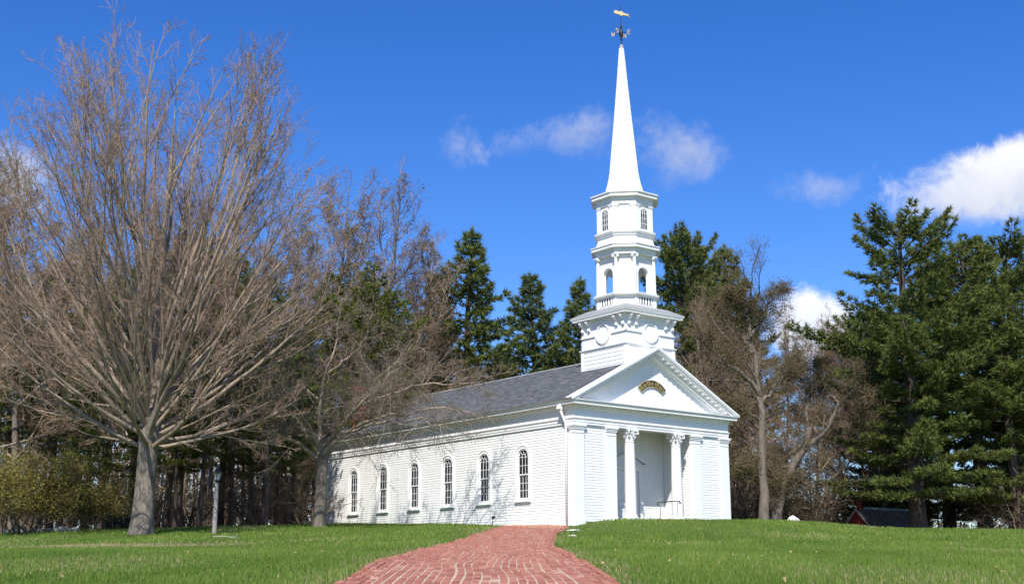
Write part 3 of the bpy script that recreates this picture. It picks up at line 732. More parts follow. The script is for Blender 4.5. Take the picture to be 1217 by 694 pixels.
for i, (px_, py_) in enumerate(octa(1.275, .645)):
    c = MB(); c.lathe([(.125, 11.05), (.125, 11.11), (.115, 11.14), (.098, 11.16), (.096, 11.6), (.08, 12.80)], 14, px_, py_); cl = c.build('belfry_column', 'trim', belfry)
    c = MB(); c.lathe([(.08, 12.80), (.10, 12.83), (.10, 12.86), (.08, 12.87), (.12, 12.93)], 14, px_, py_)
    c.box(px_ - .14, px_ + .14, py_ - .14, py_ + .14, 12.935, 12.995)
    dd = Vector((px_ - TX, py_ - TY, 0)).normalized(); tt = Vector((-dd.y, dd.x, 0))
    for s_ in (-1, 1):
        ce = Vector((px_, py_, 12.885)) + tt * s_ * .125; c.tube([ce - dd * .10, ce + dd * .10], .055, 10)
    c.build('capital', 'trim', cl)
OE = octa(1.285, .65)
mb = MB(); mb.sweep(OE, [(-.3, 12.99), (.10, 12.992), (.10, 13.08), (.115, 13.085), (.115, 13.22), (.15, 13.25), (.30, 13.27), (.30, 13.36), (.34, 13.42), (.34, 13.46), (-.1, 13.52), (-.5, 13.53)], caps=True); mb.build('belfry_cornice', 'trim', belfry)
# lantern stage
OL = octa(1.34, .56)
mb = MB(); mb.sweep(OL, [(.12, 13.45), (.06, 13.6), (.0, 13.75), (-.02, 14.0), (-.02, 15.95)], caps=True); lant = mb.build('lantern_stage', 'trim', chapel)
mb = MB(); mb.sweep(OL, [(-.03, 13.93), (.06, 13.95), (.06, 14.0), (.14, 14.06), (.16, 14.11), (.16, 14.15), (-.03, 14.18)]); mb.build('lantern_band', 'trim', lant)
mb = MB(); mb.sweep(OL, [(-.03, 15.50), (.045, 15.51), (.045, 15.58), (.06, 15.60), (.06, 15.80), (.10, 15.83), (.27, 15.86), (.27, 15.96), (.33, 16.03), (.33, 16.08), (-.1, 16.16), (-.5, 16.17)], caps=True); mb.build('lantern_cornice', 'trim', lant)
for i, (px_, py_) in enumerate(octa(1.34, .56)):
    a_ = Vector((px_, py_)); c2 = Vector((TX, TY)); prv = Vector(OL[i - 1]); nxt = Vector(OL[(i + 1) % 8])
    p1 = a_ + (prv - a_).normalized() * .17; p2 = a_ + (nxt - a_).normalized() * .17
    c = MB(); inn = (c2 - a_).normalized() * .1
    c.sweep([tuple(p1), tuple(a_), tuple(p2), tuple(a_ + inn * 1.6)], [(.03, 14.17), (.03, 15.40), (.05, 15.405), (.07, 15.50)], caps=True); c.build('pilaster', 'trim', lant)
for k in range(4):
    hw, z0, zs2 = .21, 14.30, 15.10
    w = MB(); arch_ring(w, hw, hw + .085, z0, zs2, -.02, .035, 12); w.v = [tuple(on_face(k, u, o_ - .02, z_, 1.34)) for u, o_, z_ in w.v]; w = w.build('lantern_window', 'trim', lant)
    g = MB(); n = 12; pts = [(-hw, z0), (hw, z0)] + [(hw * math.cos(PI * i / n), zs2 + hw * math.sin(PI * i / n)) for i in range(n + 1)]
    g.add([on_face(k, u, -.014, z_, 1.34) for u, z_ in pts], [tuple(range(len(pts)))]); g.build('glass', 'glass', w)
    t = MB()
    for u in (-.07, .07): obox(t, k, u - .012, u + .012, -.018, .004, z0, zs2 + .16, 1.34)
    for z_ in (14.56, 14.83, 15.10): obox(t, k, -hw, hw, -.018, .002, z_ - .011, z_ + .011, 1.34)
    for s_ in (-1, 1):
        for i in range(6):
            a0, a1 = R(10 + i * 14), R(24 + i * 14); r_ = .27; cx_ = s_ * .2
            q0 = (cx_ - s_ * r_ * math.cos(a0), zs2 + r_ * .8 * math.sin(a0)); q1 = (cx_ - s_ * r_ * math.cos(a1), zs2 + r_ * .8 * math.sin(a1))
            if math.hypot(q1[0], q1[1] - zs2) > hw: break
            t.tube([on_face(k, q0[0], .0, q0[1], 1.34), on_face(k, q1[0], .0, q1[1], 1.34)], .011, 4)
    t.build('tracery', 'trim', w)
# spire: courses of boards on a flared octagon
def oc(r): return octa(r, r * math.tan(PI / 8))
sp = [(16.14, .99), (16.35, .95), (16.65, .86), (17.0, .775), (17.4, .715), (18.6, .605), (20.2, .455), (21.9, .305), (23.6, .165), (24.25, .108)]
mb = MB(); vs = []; zc_ = sp[0][0]
def sr(z): return float(np.interp(z, [a_ for a_, b_ in sp], [b_ for a_, b_ in sp]))
prof = []; z = 16.14
while z < 24.2:
    zn = min(z + .34, 24.25); prof += [(sr(z) + .007, z), (sr(zn) + .0005, zn - .001)]; z = zn
fs = []; vs = []
for r_, z_ in prof: vs += [(x, y, z_) for x, y in oc(r_)]
for j in range(len(prof) - 1): fs += [(j * 8 + i, j * 8 + (i + 1) % 8, (j + 1) * 8 + (i + 1) % 8, (j + 1) * 8 + i) for i in range(8)]
mb.add(vs, fs); spire = mb.build('spire', 'spire', chapel)
c = MB(); c.lathe([(.115, 24.2), (.13, 24.25), (.12, 24.33), (.07, 24.37), (.06, 24.42)], 12, TX, TY); c.build('spire_cap', 'lead', spire)
# weather vane (turns on its rod: a thing of its own)
vx, vy, vz = CW(TX, TY, 24.40)
vane = empty('weather_vane', (vx, vy, vz), 0); tag(vane, 'gilded weather vane with compass letters on black rod atop the spire', 'weather vane')
c = MB(); c.tube([(0, 0, 0), (0, 0, 2.25)], [.028, .012], 8); c.build('rod', 'black', vane)
c = MB(); c.lathe([(.02, .25), (.07, .29), (.03, .36), (.08, .46), (.12, .60), (.10, .76), (.04, .86), (.07, .95), (.08, 1.02), (.03, 1.08)], 12); c.build('scroll_knop', 'black', vane, smooth=True)
arm_dirs = {'E': (.92, -.39), 'N': (.39, .92), 'S': (-.39, -.92), 'W': (-.92, .39)}
for L, d in arm_dirs.items():
    c = MB(); c.tube([(0, 0, .66), (d[0] * .38, d[1] * .38, .66)], .014, 6); ar = c.build('compass_arm', 'black', vane)
    st = {'N': [[(0, 0), (0, 1)], [(0, 1), (.6, 0)], [(.6, 0), (.6, 1)]], 'E': [[(0, 0), (0, 1)], [(0, 1), (.6, 1)], [(0, .5), (.5, .5)], [(0, 0), (.6, 0)]],
          'S': [[(.6, .9), (.1, 1)], [(.1, 1), (0, .7)], [(0, .7), (.6, .35)], [(.6, .35), (.5, 0)], [(.5, 0), (0, .1)]], 'W': [[(0, 1), (.15, 0)], [(.15, 0), (.35, .7)], [(.35, .7), (.55, 0)], [(.55, 0), (.7, 1)]]}[L]
    c = MB(); dx = .36
    for p, q in st:
        P_ = []
        for s in (p, q): P_.append((d[0] * dx + s[0] * .22 - (.0 if d[0] > 0 else .15), d[1] * dx, .55 + s[1] * .22))
        c.tube(P_, .02, 5)
    c.build('compass_letter', 'goldpaint', ar)
c = MB()
fish = [(-.70, .02), (-.62, .15), (-.45, .22), (-.25, .18), (.0, .20), (.1, .30), (.22, .15), (.55, .10), (.95, .14), (.70, .02), (.98, -.16), (.60, -.06), (.2, -.1), (.05, -.22), (-.1, -.12), (-.4, -.12), (-.62, -.10)]
c.prism([(a_ * .52, 1.74 + b_ * .62 - a_ * .16) for a_, b_ in fish], 'y', -.022, .022); c.build('banner_fish', 'goldpaint', vane, rot=R(-6), bevel=.01)
# name board in the gable
sg_c = (5.0, .125, 6.62)
sx_, sy_, sz_ = CW(*sg_c)
sign = MB(); Ro, Ri, half = 1.18, .86, R(49); n = 22
def arcp(r_, a_): return (r_ * math.sin(a_), r_ * math.cos(a_) - 1.0)
pts = [arcp(Ro, -half + 2 * half * i / n) for i in range(n + 1)] + [arcp(Ri, half - 2 * half * i / n) for i in range(n + 1)]
for i in range(n):
    a0, a1 = -half + 2 * half * i / n, -half + 2 * half * (i + 1) / n
    sign.prism([arcp(Ri, a0), arcp(Ri, a1), arcp(Ro, a1), arcp(Ro, a0)], 'y', -.03, .03)
sign = sign.build('name_sign', 'signblack', None, (sx_, sy_, sz_), CR); tag(sign, 'black arched name board with gold lettering in the gable', 'sign')
GL = {'M': [[(0, 0), (.0, .8), (.14, .95), (.27, .8), (.27, .1)], [(.27, .8), (.42, .95), (.55, .8), (.55, .1), (.64, 0)], [(-.07, .1), (.07, 0)], [(.2, .1), (.33, .0)]],
      'a': [[(.04, .55), (.17, .66), (.32, .54), (.32, .08), (.40, 0)], [(.32, .36), (.06, .28), (.06, .1), (.17, 0), (.32, .12)]],
      'r': [[(0, .6), (.08, .54), (.08, .06), (.16, 0)], [(.08, .5), (.22, .64), (.31, .56)]],
      't': [[(.1, .88), (.1, .1), (.2, 0), (.28, .05)], [(0, .62), (.26, .62)]],
      'h': [[(.04, .98), (.04, .05), (.12, 0)], [(.04, .5), (.2, .64), (.32, .52), (.32, .12), (.22, -.12)]],
      'y': [[(.04, .62), (.04, .14), (.16, .04), (.32, .16)], [(.32, .64), (.32, .0), (.18, -.2), (.02, -.16)]], ' ': []}
adv = {'M': .76, 'a': .48, 'r': .40, 't': .36, 'h': .46, 'y': .44, ' ': .34}
txt = 'Martha Mary'; total = sum(adv[ch_] for ch_ in txt); c = MB(); H_ = .20; Rm = .945; u = -total / 2
for ch_ in txt:
    for stroke in GL[ch_]:
        for p, q in zip(stroke[:-1], stroke[1:]):
            quad = []
            for (a_, b_), s_ in ((p, -1), (q, -1), (q, 1), (p, 1)):
                gx, gz = u + a_ + .045 * s_, b_ + .05 * s_
                ang = gx * H_ * 1.72 / Rm * .90; quad.append(arcp(Rm + gz * H_, ang))
            c.add([(x_, -.036, z_) for x_, z_ in quad], [(0, 1, 2, 3)])
    u += adv[ch_]
c.build('lettering', 'goldpaint', sign)
c = MB()
for i in range(n):
    a0, a1 = -half + 2 * half * i / n, -half + 2 * half * (i + 1) / n
    for r_ in (Ri, Ro - .022): c.prism([arcp(r_, a0), arcp(r_, a1), arcp(r_ + .022, a1), arcp(r_ + .022, a0)], 'y', -.036, .02)
c.build('gilt_edge', 'goldpaint', sign)
# porch handrail
hx, hy, hz = CW(5.45, 0, 0)
hr = empty('handrail', (hx, hy, hz), CR); tag(hr, 'slim black iron handrail with curled ends between porch columns', 'handrail')
zt_ = .25 + .88
pts = []
for q in range(8): a_ = R(200 + 40 * q - 250); pts.append((0, -1.02 + .07 * math.cos(R(-60 - q * 38)) * (1 - q * .05), zt_ - .07 + .07 * math.sin(R(90 - q * 45 + 360)) * (1 - q * .05)))
rail = list(reversed(pts)) + [(0, -.9, zt_), (0, .25, zt_)] + [(0, .36 + .07 * math.sin(R(q * 45)), zt_ - .07 + .07 * math.cos(R(q * 45))) for q in range(7)]
c = MB(); c.tube(rail, .022, 8); c.build('rail', 'black', hr, smooth=True)
for y_, z0 in ((-.88, -.2), (.24, .25)):
    c = MB(); c.tube([(0, y_, z0), (0, y_, zt_)], .02, 8); c.build('post', 'silver', hr)
# small floodlight at the foot of the side wall
fx, fy, _ = CW(-.32, 5.55); fz = tz(fx, fy)
fl = empty('flood_light', (fx, fy, fz), CR); tag(fl, 'small black floodlight on a stake at the foot of side wall', 'light')
c = MB(); c.tube([(0, 0, -.05), (0, 0, .26)], .018, 6); c.build('stake', 'black', fl)
c = MB(); c.lathe([(.03, 0), (.06, .03), (.085, .14), (.09, .15)], 12); c.v = [(x * .9 + z_ * .6, y, .32 + z_ * .7 - x * .5) for x, y, z_ in c.v]; c.build('lamp_head', 'black', fl, smooth=True)

#@@TREES
# ================================================================== TREES
def nrm(v): return v / (np.linalg.norm(v) + 1e-9)
class Tubes:
    def __init__(s): s.items = []
    def add(s, pts, rad, n): s.items.append((np.asarray(pts, float), np.asarray(rad, float), n))
    def mesh(s, name):
        groups = {}
        for P, r, n in s.items: groups.setdefault((len(P), n), []).append((P, r))
        Vs = []; Fs = []; off = 0
        for (m, n), L in groups.items():
            P = np.stack([l[0] for l in L]); r = np.stack([l[1] for l in L]); B = len(L)
            T_ = np.empty_like(P); T_[:, 1:-1] = P[:, 2:] - P[:, :-2]; T_[:, 0] = P[:, 1] - P[:, 0]; T_[:, -1] = P[:, -1] - P[:, -2]
            T_ /= np.linalg.norm(T_, axis=2, keepdims=True) + 1e-9
            D = P[:, -1] - P[:, 0]; D /= np.linalg.norm(D, axis=1, keepdims=True) + 1e-9
            ref = np.where(np.abs(D[:, 2:3]) < .9, np.array([[0, 0, 1.]]), np.array([[1., 0, 0]])); A = np.cross(D, ref); A = A[:, None, :] - T_ * np.sum(A[:, None, :] * T_, 2, keepdims=True)
            A /= np.linalg.norm(A, axis=2, keepdims=True) + 1e-9; Bn = np.cross(T_, A)
            an = 2 * PI * np.arange(n) / n
            ring = P[:, :, None, :] + (A[:, :, None, :] * np.cos(an)[None, None, :, None] + Bn[:, :, None, :] * np.sin(an)[None, None, :, None]) * r[:, :, None, None]
            Vs.append(ring.reshape(-1, 3))
            b = np.arange(B)[:, None, None] * m * n; i = np.arange(m - 1)[None, :, None] * n; k = np.arange(n)[None, None, :]; k2 = (k + 1) % n
            F = np.stack([b + i + k, b + i + k2, b + i + n + k2, b + i + n + k], -1).reshape(-1, 4) + off
            Fs.append(F); off += B * m * n
        return np_mesh(name, np.concatenate(Vs), np.concatenate(Fs))
def grow(g, p, d, length, nseg, wander, trop):
    pts = [p]; d = nrm(d); st = length / nseg
    for i in range(nseg):
        d = nrm(d + g.normal(0, wander, 3) + np.array([0, 0, trop])); p = p + d * st; pts.append(p)
    return np.array(pts)
def side_dir(g, d, ang, up=0):
    a = np.cross(d, g.normal(0, 1, 3)); a = nrm(a); v = d * math.cos(ang) + a * math.sin(ang); return nrm(v + np.array([0, 0, up]))
def ramify(g, limbs, specs, tb, tt, split_level):
    """limbs: list of (pts, radii). specs: one dict per level. branches to tb until split_level, then to tt. returns tip points"""
    cur = limbs; tips = []
    for lv, sp_ in enumerate(specs):
        nxt = []
        for P, r in cur:
            seg = np.linalg.norm(np.diff(P, axis=0), axis=1); Ltot = seg.sum(); cum = np.concatenate([[0], np.cumsum(seg)]) / Ltot
            n = max(1, int(round(sp_['n'] * (Ltot / sp_['ref']) if 'ref' in sp_ else sp_['n'])))
            for k in range(n):
                t = sp_['s'] + (1 - sp_['s']) * (k + g.random()) / n
                p = np.array([np.interp(t, cum, P[:, j]) for j in range(3)]); rr_p = float(np.interp(t, cum, r)); i = min(len(P) - 2, int(np.searchsorted(cum, t) - 1)); i = max(i, 0)
                d = nrm(P[i + 1] - P[i]); ang = R(g.uniform(*sp_['a']))
                Ln = g.uniform(*sp_['l']) * (1.15 - .55 * t) * (Ltot if sp_.get('rel', True) else 1); Ln = min(Ln, sp_.get('max', 99) * g.uniform(.75, 1.1))
                r0 = min(rr_p * .75, max(sp_['r'], Ln * sp_['k'])); r1 = max(sp_['r'] * .6, r0 * .3)
                Q = grow(g, p, side_dir(g, d, ang, sp_.get('up', 0)), Ln, sp_['seg'], sp_['w'], sp_['t'])
                rad = np.linspace(r0, r1, len(Q)); nxt.append((Q, rad)); (tb if lv < split_level else tt).add(Q, rad, sp_['sides'])
        cur = nxt
    return np.array([P[-1] for P, r in cur])
def trunk_mesh(name, P, r, n=18, flare=.35, seed=0):
    """trunk with root flare and slightly lobed section"""
    g = np.random.default_rng(seed); vs = []; ph = g.uniform(0, 6.3, 3); m = len(P)
    h0 = P[0][2]
    for i in range(m):
        h = P[i][2] - h0; fl = flare * math.exp(-h / .45)
        for k in range(n):
            a_ = 2 * PI * k / n; lob = 1 + fl * (1 + .5 * math.cos(5 * a_ + ph[0])) + .05 * math.cos(3 * a_ + ph[1] + h * .5) + .03 * math.cos(7 * a_ + ph[2] - h * .8)
            vs.append((P[i][0] + r[i] * lob * math.cos(a_), P[i][1] + r[i] * lob * math.sin(a_), P[i][2]))
    fs = [(i * n + k, i * n + (k + 1) % n, (i + 1) * n + (k + 1) % n, (i + 1) * n + k) for i in range(m - 1) for k in range(n)]
    return np_mesh(name, vs, fs)
def resamp(P, r, m):
    P = np.asarray(P, float); seg = np.linalg.norm(np.diff(P, axis=0), axis=1); c = np.concatenate([[0], np.cumsum(seg)]); t = np.linspace(0, c[-1], m)
    Q = np.stack([np.interp(t, c, P[:, j]) for j in range(3)], 1); q = np.interp(t, c, r)
    if m > 5:
        k = np.array([.25, .5, .25])
        for _ in range(2):
            Q2 = Q.copy()
            for j in range(3): Q2[1:-1, j] = .25 * Q[:-2, j] + .5 * Q[1:-1, j] + .25 * Q[2:, j]
            Q = Q2
    return Q, q
def tree_obj(name, loc, meshes, rot=0, sc=1.0):
    """meshes: list of (part name, mesh, material)"""
    root = empty(name, loc, rot); root.scale = (sc, sc, sc) if not hasattr(sc, '__len__') else sc
    for pn, me, mt in meshes:
        o = link(pn, me, mt, root, smooth=True)
        if pn in ('twigs', 'buds', 'leaves'): stuff(o)
    return root
def bits(g, C, size, spread=1.0, flat=0):
    """small leaf triangles at points C"""
    n = len(C); a = g.normal(0, 1, (n, 3)); a /= np.linalg.norm(a, axis=1, keepdims=True); b = np.cross(a, g.normal(0, 1, (n, 3))); b /= np.linalg.norm(b, axis=1, keepdims=True) + 1e-9
    s = size * g.uniform(.6, 1.3, (n, 1)); V = np.stack([C - a * s * .5 - b * s * .35, C - a * s * .5 + b * s * .35, C + a * s * .9], 1).reshape(-1, 3)
    F = np.arange(3 * n).reshape(-1, 3); return V, F
def bud_mesh(g, C, size, name='buds'):
    V, F = bits(g, C, size); return np_mesh(name, V, F, np.repeat(g.random(len(C)), 3))

# ---- the big bare maple on the lawn
def make_maple():
    g = np.random.default_rng(21); tb, tt = Tubes(), Tubes()
    P = np.array([(0, 0, -.3), (0, 0, .3), (.02, 0, 1.0), (.03, .02, 2.0), (.06, .02, 3.0), (.08, 0, 3.8), (.10, 0, 4.6)]); r = np.array([.43, .42, .40, .375, .37, .37, .30])
    tr = trunk_mesh('trunk', *resamp(P, r, 14), flare=.28, seed=3)
    limbs = []
    lead, lr = resamp(np.array([(.1, 0, 4.3), (.15, .1, 7), (.0, .2, 10), (.25, 0, 14), (.2, .1, 15.5), (.3, 0, 17.8)]), np.array([.28, .19, .13, .08, .04, .012]), 14); limbs.append((lead, lr)); tb.add(lead, lr, 8)
    N_ = 44
    for k in range(N_):
        f = k / (N_ - 1); az = k * 2.4 + g.uniform(-.3, .3); th = R(80 - 68 * f ** .85 + g.uniform(-6, 6)); z0 = 3.0 + 2.6 * f ** 1.2 + g.uniform(-.2, .3)
        Ln = 9.0 + 9.0 * f ** .75 + g.uniform(-.9, .9); d = np.array([math.sin(th) * math.cos(az), math.sin(th) * math.sin(az), math.cos(th)])
        p = np.array([.08 + .2 * d[0], .2 * d[1], z0]); tr_ = .035 if f < .4 else .008; st_ = g.bit_generator.state
        for _ in range(12):
            g.bit_generator.state = st_; Q = grow(g, p, d, Ln, 12, .045, tr_); e_ = Q[-1]
            lim = .90 + .08 * ((k * 7) % 5) / 4
            if (e_[0] ** 2 + e_[1] ** 2) / 7.7 ** 2 + ((e_[2] - 9.8) / 10.6) ** 2 > lim ** 2: Ln *= .95
            else: break
        r0 = .066 + .042 * g.random()
        rad = r0 * (1 - np.linspace(0, 1, 13)) ** .8 + .012; limbs.append((Q, rad)); tb.add(Q, rad, 7)
    def inside(e_, lim): return (e_[0] ** 2 + e_[1] ** 2) / 7.7 ** 2 + ((e_[2] - 9.8) / 10.6) ** 2 < lim ** 2
    for Q, rad in list(limbs):
        for q_ in range(4):
            t = (.20, .38, .54, .70)[q_] + g.uniform(0, .15); i = min(len(Q) - 2, int(t * (len(Q) - 1))); d = side_dir(g, nrm(Q[i + 1] - Q[i]), R(g.uniform(14, 32)), .03); Ln = g.uniform(4.5, 9.0); lim = g.uniform(.92, 1.0)
            while Ln > 1.5 and not inside(Q[i] + d * Ln, lim): Ln *= .9
            B = grow(g, Q[i], d, Ln, 9, .05, .02); rb = np.linspace(max(.02, rad[i] * .62), .012, 10); limbs.append((B, rb)); tb.add(B, rb, 6)
    specs = [dict(n=9, s=.18, a=(15, 40), l=(.20, .36), r=.013, k=.009, seg=5, w=.07, t=.04, sides=4, max=2.0),
             dict(n=4.4, s=.12, a=(18, 46), l=(.32, .6), r=.0105, k=.006, seg=4, w=.09, t=.04, sides=3, max=1.1),
             dict(n=4.4, s=.10, a=(22, 52), l=(.4, .85), r=.0093, k=.004, seg=2, w=.08, t=.05, sides=3)]
    tips = ramify(g, limbs, specs, tb, tt, 1)
    return [('trunk', tr, 'maplebark'), ('branches', tb.mesh('branches'), 'branchbark'), ('twigs', tt.mesh('twigs'), 'mapletwig'), ('buds', bud_mesh(g, np.repeat(tips, 2, 0) + g.normal(0, .04, (len(tips) * 2, 3)), .034), 'bud')]
mx_, my_ = wx(168, 52, 3.4), 52.0
mp = tree_obj('maple_tree', (mx_, my_, tz(mx_, my_)), make_maple(), 0, (1.05, 1.05, 1.11)); tag(mp, 'huge bare maple with wide fan crown, nearest tree on the left lawn', 'tree')

# ---- spreading bare tree in front of the chapel's far corner
def make_spreading():
    g = np.random.default_rng(8); tb, tt = Tubes(), Tubes()
    P = np.array([(0, 0, -.3), (0, 0, .4), (.05, 0, 1.4), (.0, 0, 2.6), (.15, 0, 3.6)]); r = np.array([.29, .275, .26, .255, .26])
    tr = trunk_mesh('trunk', *resamp(P, r, 12), flare=.25, seed=5); limbs = []
    hand = [[(.1, 0, 3.2), (.9, -.3, 4.1), (1.8, -.5, 4.6), (2.8, -.6, 5.6), (4.2, -.5, 6.2), (5.6, -.4, 6.3), (6.8, -.3, 6.0)],
            [(.1, 0, 3.3), (.6, .2, 5.0), (1.4, .5, 6.8), (2.0, .6, 8.8), (3.2, .5, 10.6), (4.0, .4, 12.4)],
            [(0, 0, 3.3), (-.2, .2, 5.4), (-.1, .1, 8.0), (.3, 0, 10.8), (.5, 0, 13.5), (.6, .2, 15.5)],
            [(0, 0, 3.2), (-.9, -.2, 4.6), (-1.9, -.4, 6.4), (-2.8, -.5, 8.6), (-3.2, -.6, 10.8), (-3.8, -.6, 12.6)],
            [(-.1, 0, 3.0), (-1.3, -.3, 3.8), (-2.8, -.6, 4.5), (-4.2, -.8, 5.3), (-5.2, -.9, 6.4)],
            [(.1, 0, 3.4), (1.0, -.9, 4.8), (1.9, -1.9, 6.0), (2.8, -2.6, 7.6), (3.6, -3.0, 9.0)],
            [(.1, 0, 3.4), (.9, 1.0, 5.0), (1.4, 2.0, 7.0), (2.0, 2.8, 9.0), (2.3, 3.2, 11)],
            [(0, 0, 3.4), (-.6, -1.0, 4.8), (-1.2, -2.0, 6.5), (-1.4, -2.8, 8.5)],
            [(.8, -.3, 4.0), (2.0, -1.0, 4.4), (3.4, -1.5, 4.8), (4.8, -1.8, 4.7), (5.8, -2.0, 4.2)],
            [(1.2, .4, 6.4), (2.6, .2, 7.4), (4.2, .0, 8.4), (5.6, -.2, 8.8), (6.9, -.3, 8.6)],
            [(-.1, .1, 7.0), (-1.4, .6, 9.0), (-2.0, .8, 11.0), (-2.4, 1.0, 13.4)], [(.2, 0, 9.6), (1.4, -.4, 11.4), (2.0, -.6, 13.4), (2.2, -.6, 15.0)]]
    for i, h in enumerate(hand):
        h = np.array(h, float); h[:, 2] = np.where(h[:, 2] > 4.2, 4.2 + (h[:, 2] - 4.2) * .50, h[:, 2]); h = h + g.normal(0, .07, (len(h), 3)) * np.array([[1, 1, 1]]); Q, q = resamp(h, np.linspace(.115 if i < 8 else .07, .016, len(h)), 13); Q[2:-1] += g.normal(0, .06, (10, 3)); limbs.append((Q, q)); tb.add(Q, q, 8)
    specs = [dict(n=17, s=.12, a=(28, 70), l=(.25, .48), r=.014, k=.009, seg=7, w=.18, t=-.02, sides=5),
             dict(n=8, s=.12, a=(28, 65), l=(.28, .55), r=.009, k=.006, seg=5, w=.16, t=-.03, sides=3),
             dict(n=6, s=.10, a=(25, 60), l=(.35, .75), r=.0085, k=.004, seg=2, w=.15, t=-.03, sides=3)]
    tips = ramify(g, limbs, specs, tb, tt, 1)
    return [('trunk', tr, 'oakbark'), ('branches', tb.mesh('branches'), 'branchbark'), ('twigs', tt.mesh('twigs'), 'greytwig'), ('buds', bud_mesh(g, np.repeat(tips, 2, 0) + g.normal(0, .05, (len(tips) * 2, 3)), .042), 'bud')]
sx2, sy2 = wx(379, 57, 4.0), 57.0
st2 = tree_obj('bare_tree', (sx2, sy2, tz(sx2, sy2)), make_spreading()); tag(st2, "gnarled bare tree spreading twigs over the chapel's rear corner and side windows", 'tree')

# ---- gnarled oaks right of the chapel: limbs given as picture points at a depth
def make_oak(seed, base, limbs_px, y, fork_r, budsize, nmul=1.0):
    g = np.random.default_rng(seed); tb, tt = Tubes(), Tubes(); limbs = []
    for i, (pts, r0, r1) in enumerate(limbs_px):
        Q = []
        for (px, py, dy) in pts:
            Y = y + dy; z = ht(py, Y); Q.append((wx(px, Y, z) - base[0], Y - base[1], z - base[2]))
        Q, q = resamp(np.array(Q), np.linspace(r0, r1, len(Q)), 14); Q[1:-1] += g.normal(0, .05, (12, 3))
        if i == 0: tr = trunk_mesh('trunk', Q, q, 14, .2, seed)
        else: tb.add(Q, q, 8)
        limbs.append((Q, q))
    specs = [dict(n=19 * nmul, s=.25, a=(30, 75), l=(.22, .5), r=.016, k=.012, seg=7, w=.2, t=.03, sides=5), dict(n=8 * nmul, s=.15, a=(28, 65), l=(.3, .55), r=.012, k=.007, seg=5, w=.16, t=.03, sides=3),
             dict(n=7 * nmul, s=.1, a=(25, 60), l=(.35, .75), r=.010, k=.004, seg=2, w=.15, t=.03, sides=3)]
    tips = ramify(g, limbs, specs, tb, tt, 1)
    C = np.repeat(tips, 7, 0) + g.normal(0, .16, (len(tips) * 7, 3))
    return [('trunk', tr, 'oakbark'), ('branches', tb.mesh('branches'), 'oakbark'), ('twigs', tt.mesh('twigs'), 'oaktwig'), ('buds', bud_mesh(g, C, budsize), 'bud')]
oy = 66.0; ox = wx(909, oy, 4.4); ob = (ox, oy, tz(ox, oy))
oak1 = [([(909, 634, 0), (909, 600, 0), (906, 560, 0), (905, 520, 0), (902, 480, 0), (902, 450, .2), (893, 410, .3), (888, 370, .3), (893, 335, .2)], .29, .05),
        ([(903, 470, 0), (893, 452, -.3), (876, 440, -.5), (862, 431, -.7), (846, 418, -.9), (832, 398, -1.0)], .15, .03), ([(895, 420, 0), (882, 398, .6), (868, 382, .9), (856, 362, 1.2)], .11, .03),
        ([(892, 400, 0), (905, 384, -.2), (912, 362, -.4), (928, 345, -.5)], .10, .03), ([(906, 545, 0), (895, 540, -.4), (888, 548, -.6), (880, 562, -.8)], .08, .02), ([(903, 500, 0), (886, 490, -.4), (872, 492, -.7), (858, 480, -1)], .08, .02),
        ([(903, 480, 0), (918, 466, .3), (930, 448, .5), (945, 430, .7)], .12, .03), ([(889, 380, 0), (875, 360, -.3), (868, 345, -.5)], .07, .02)]
o1 = tree_obj('oak_tree', ob, make_oak(4, ob, oak1, oy, .3, .05)); tag(o1, 'grey-trunked oak with crooked pale limbs just right of the chapel', 'tree')
oy2 = 68.0; ox2 = wx(922, oy2, 4.2); ob2 = (ox2, oy2, tz(ox2, oy2))
oak2 = [([(922, 632, 0), (924, 605, 0), (930, 575, 0), (942, 556, -.2), (953, 542, -.2), (961, 522, -.2), (962, 508, -.2)], .28, .22),
        ([(958, 530, -.2), (978, 520, -.3), (987, 500, -.4), (997, 478, -.5), (1012, 466, -.7), (1024, 455, -.9), (1022, 440, -1.0)], .16, .03), ([(997, 478, -.5), (985, 466, -.3), (975, 450, 0), (972, 430, 0)], .09, .02),
        ([(948, 549, 0), (930, 556, .3), (915, 548, .5), (898, 556, .6)], .10, .02), ([(961, 512, 0), (958, 490, .3), (965, 462, .4), (950, 430, .6)], .12, .02), ([(990, 495, 0), (1010, 500, .5), (1028, 505, .8), (1045, 518, 1.0)], .08, .02),
        ([(926, 600, 0), (918, 580, -.4), (905, 566, -.6)], .06, .02)]
o2 = tree_obj('oak_tree', ob2, make_oak(6, ob2, oak2, oy2, .3, .045)); tag(o2, 'leaning broken-topped oak with a crooked limb reaching right', 'tree')

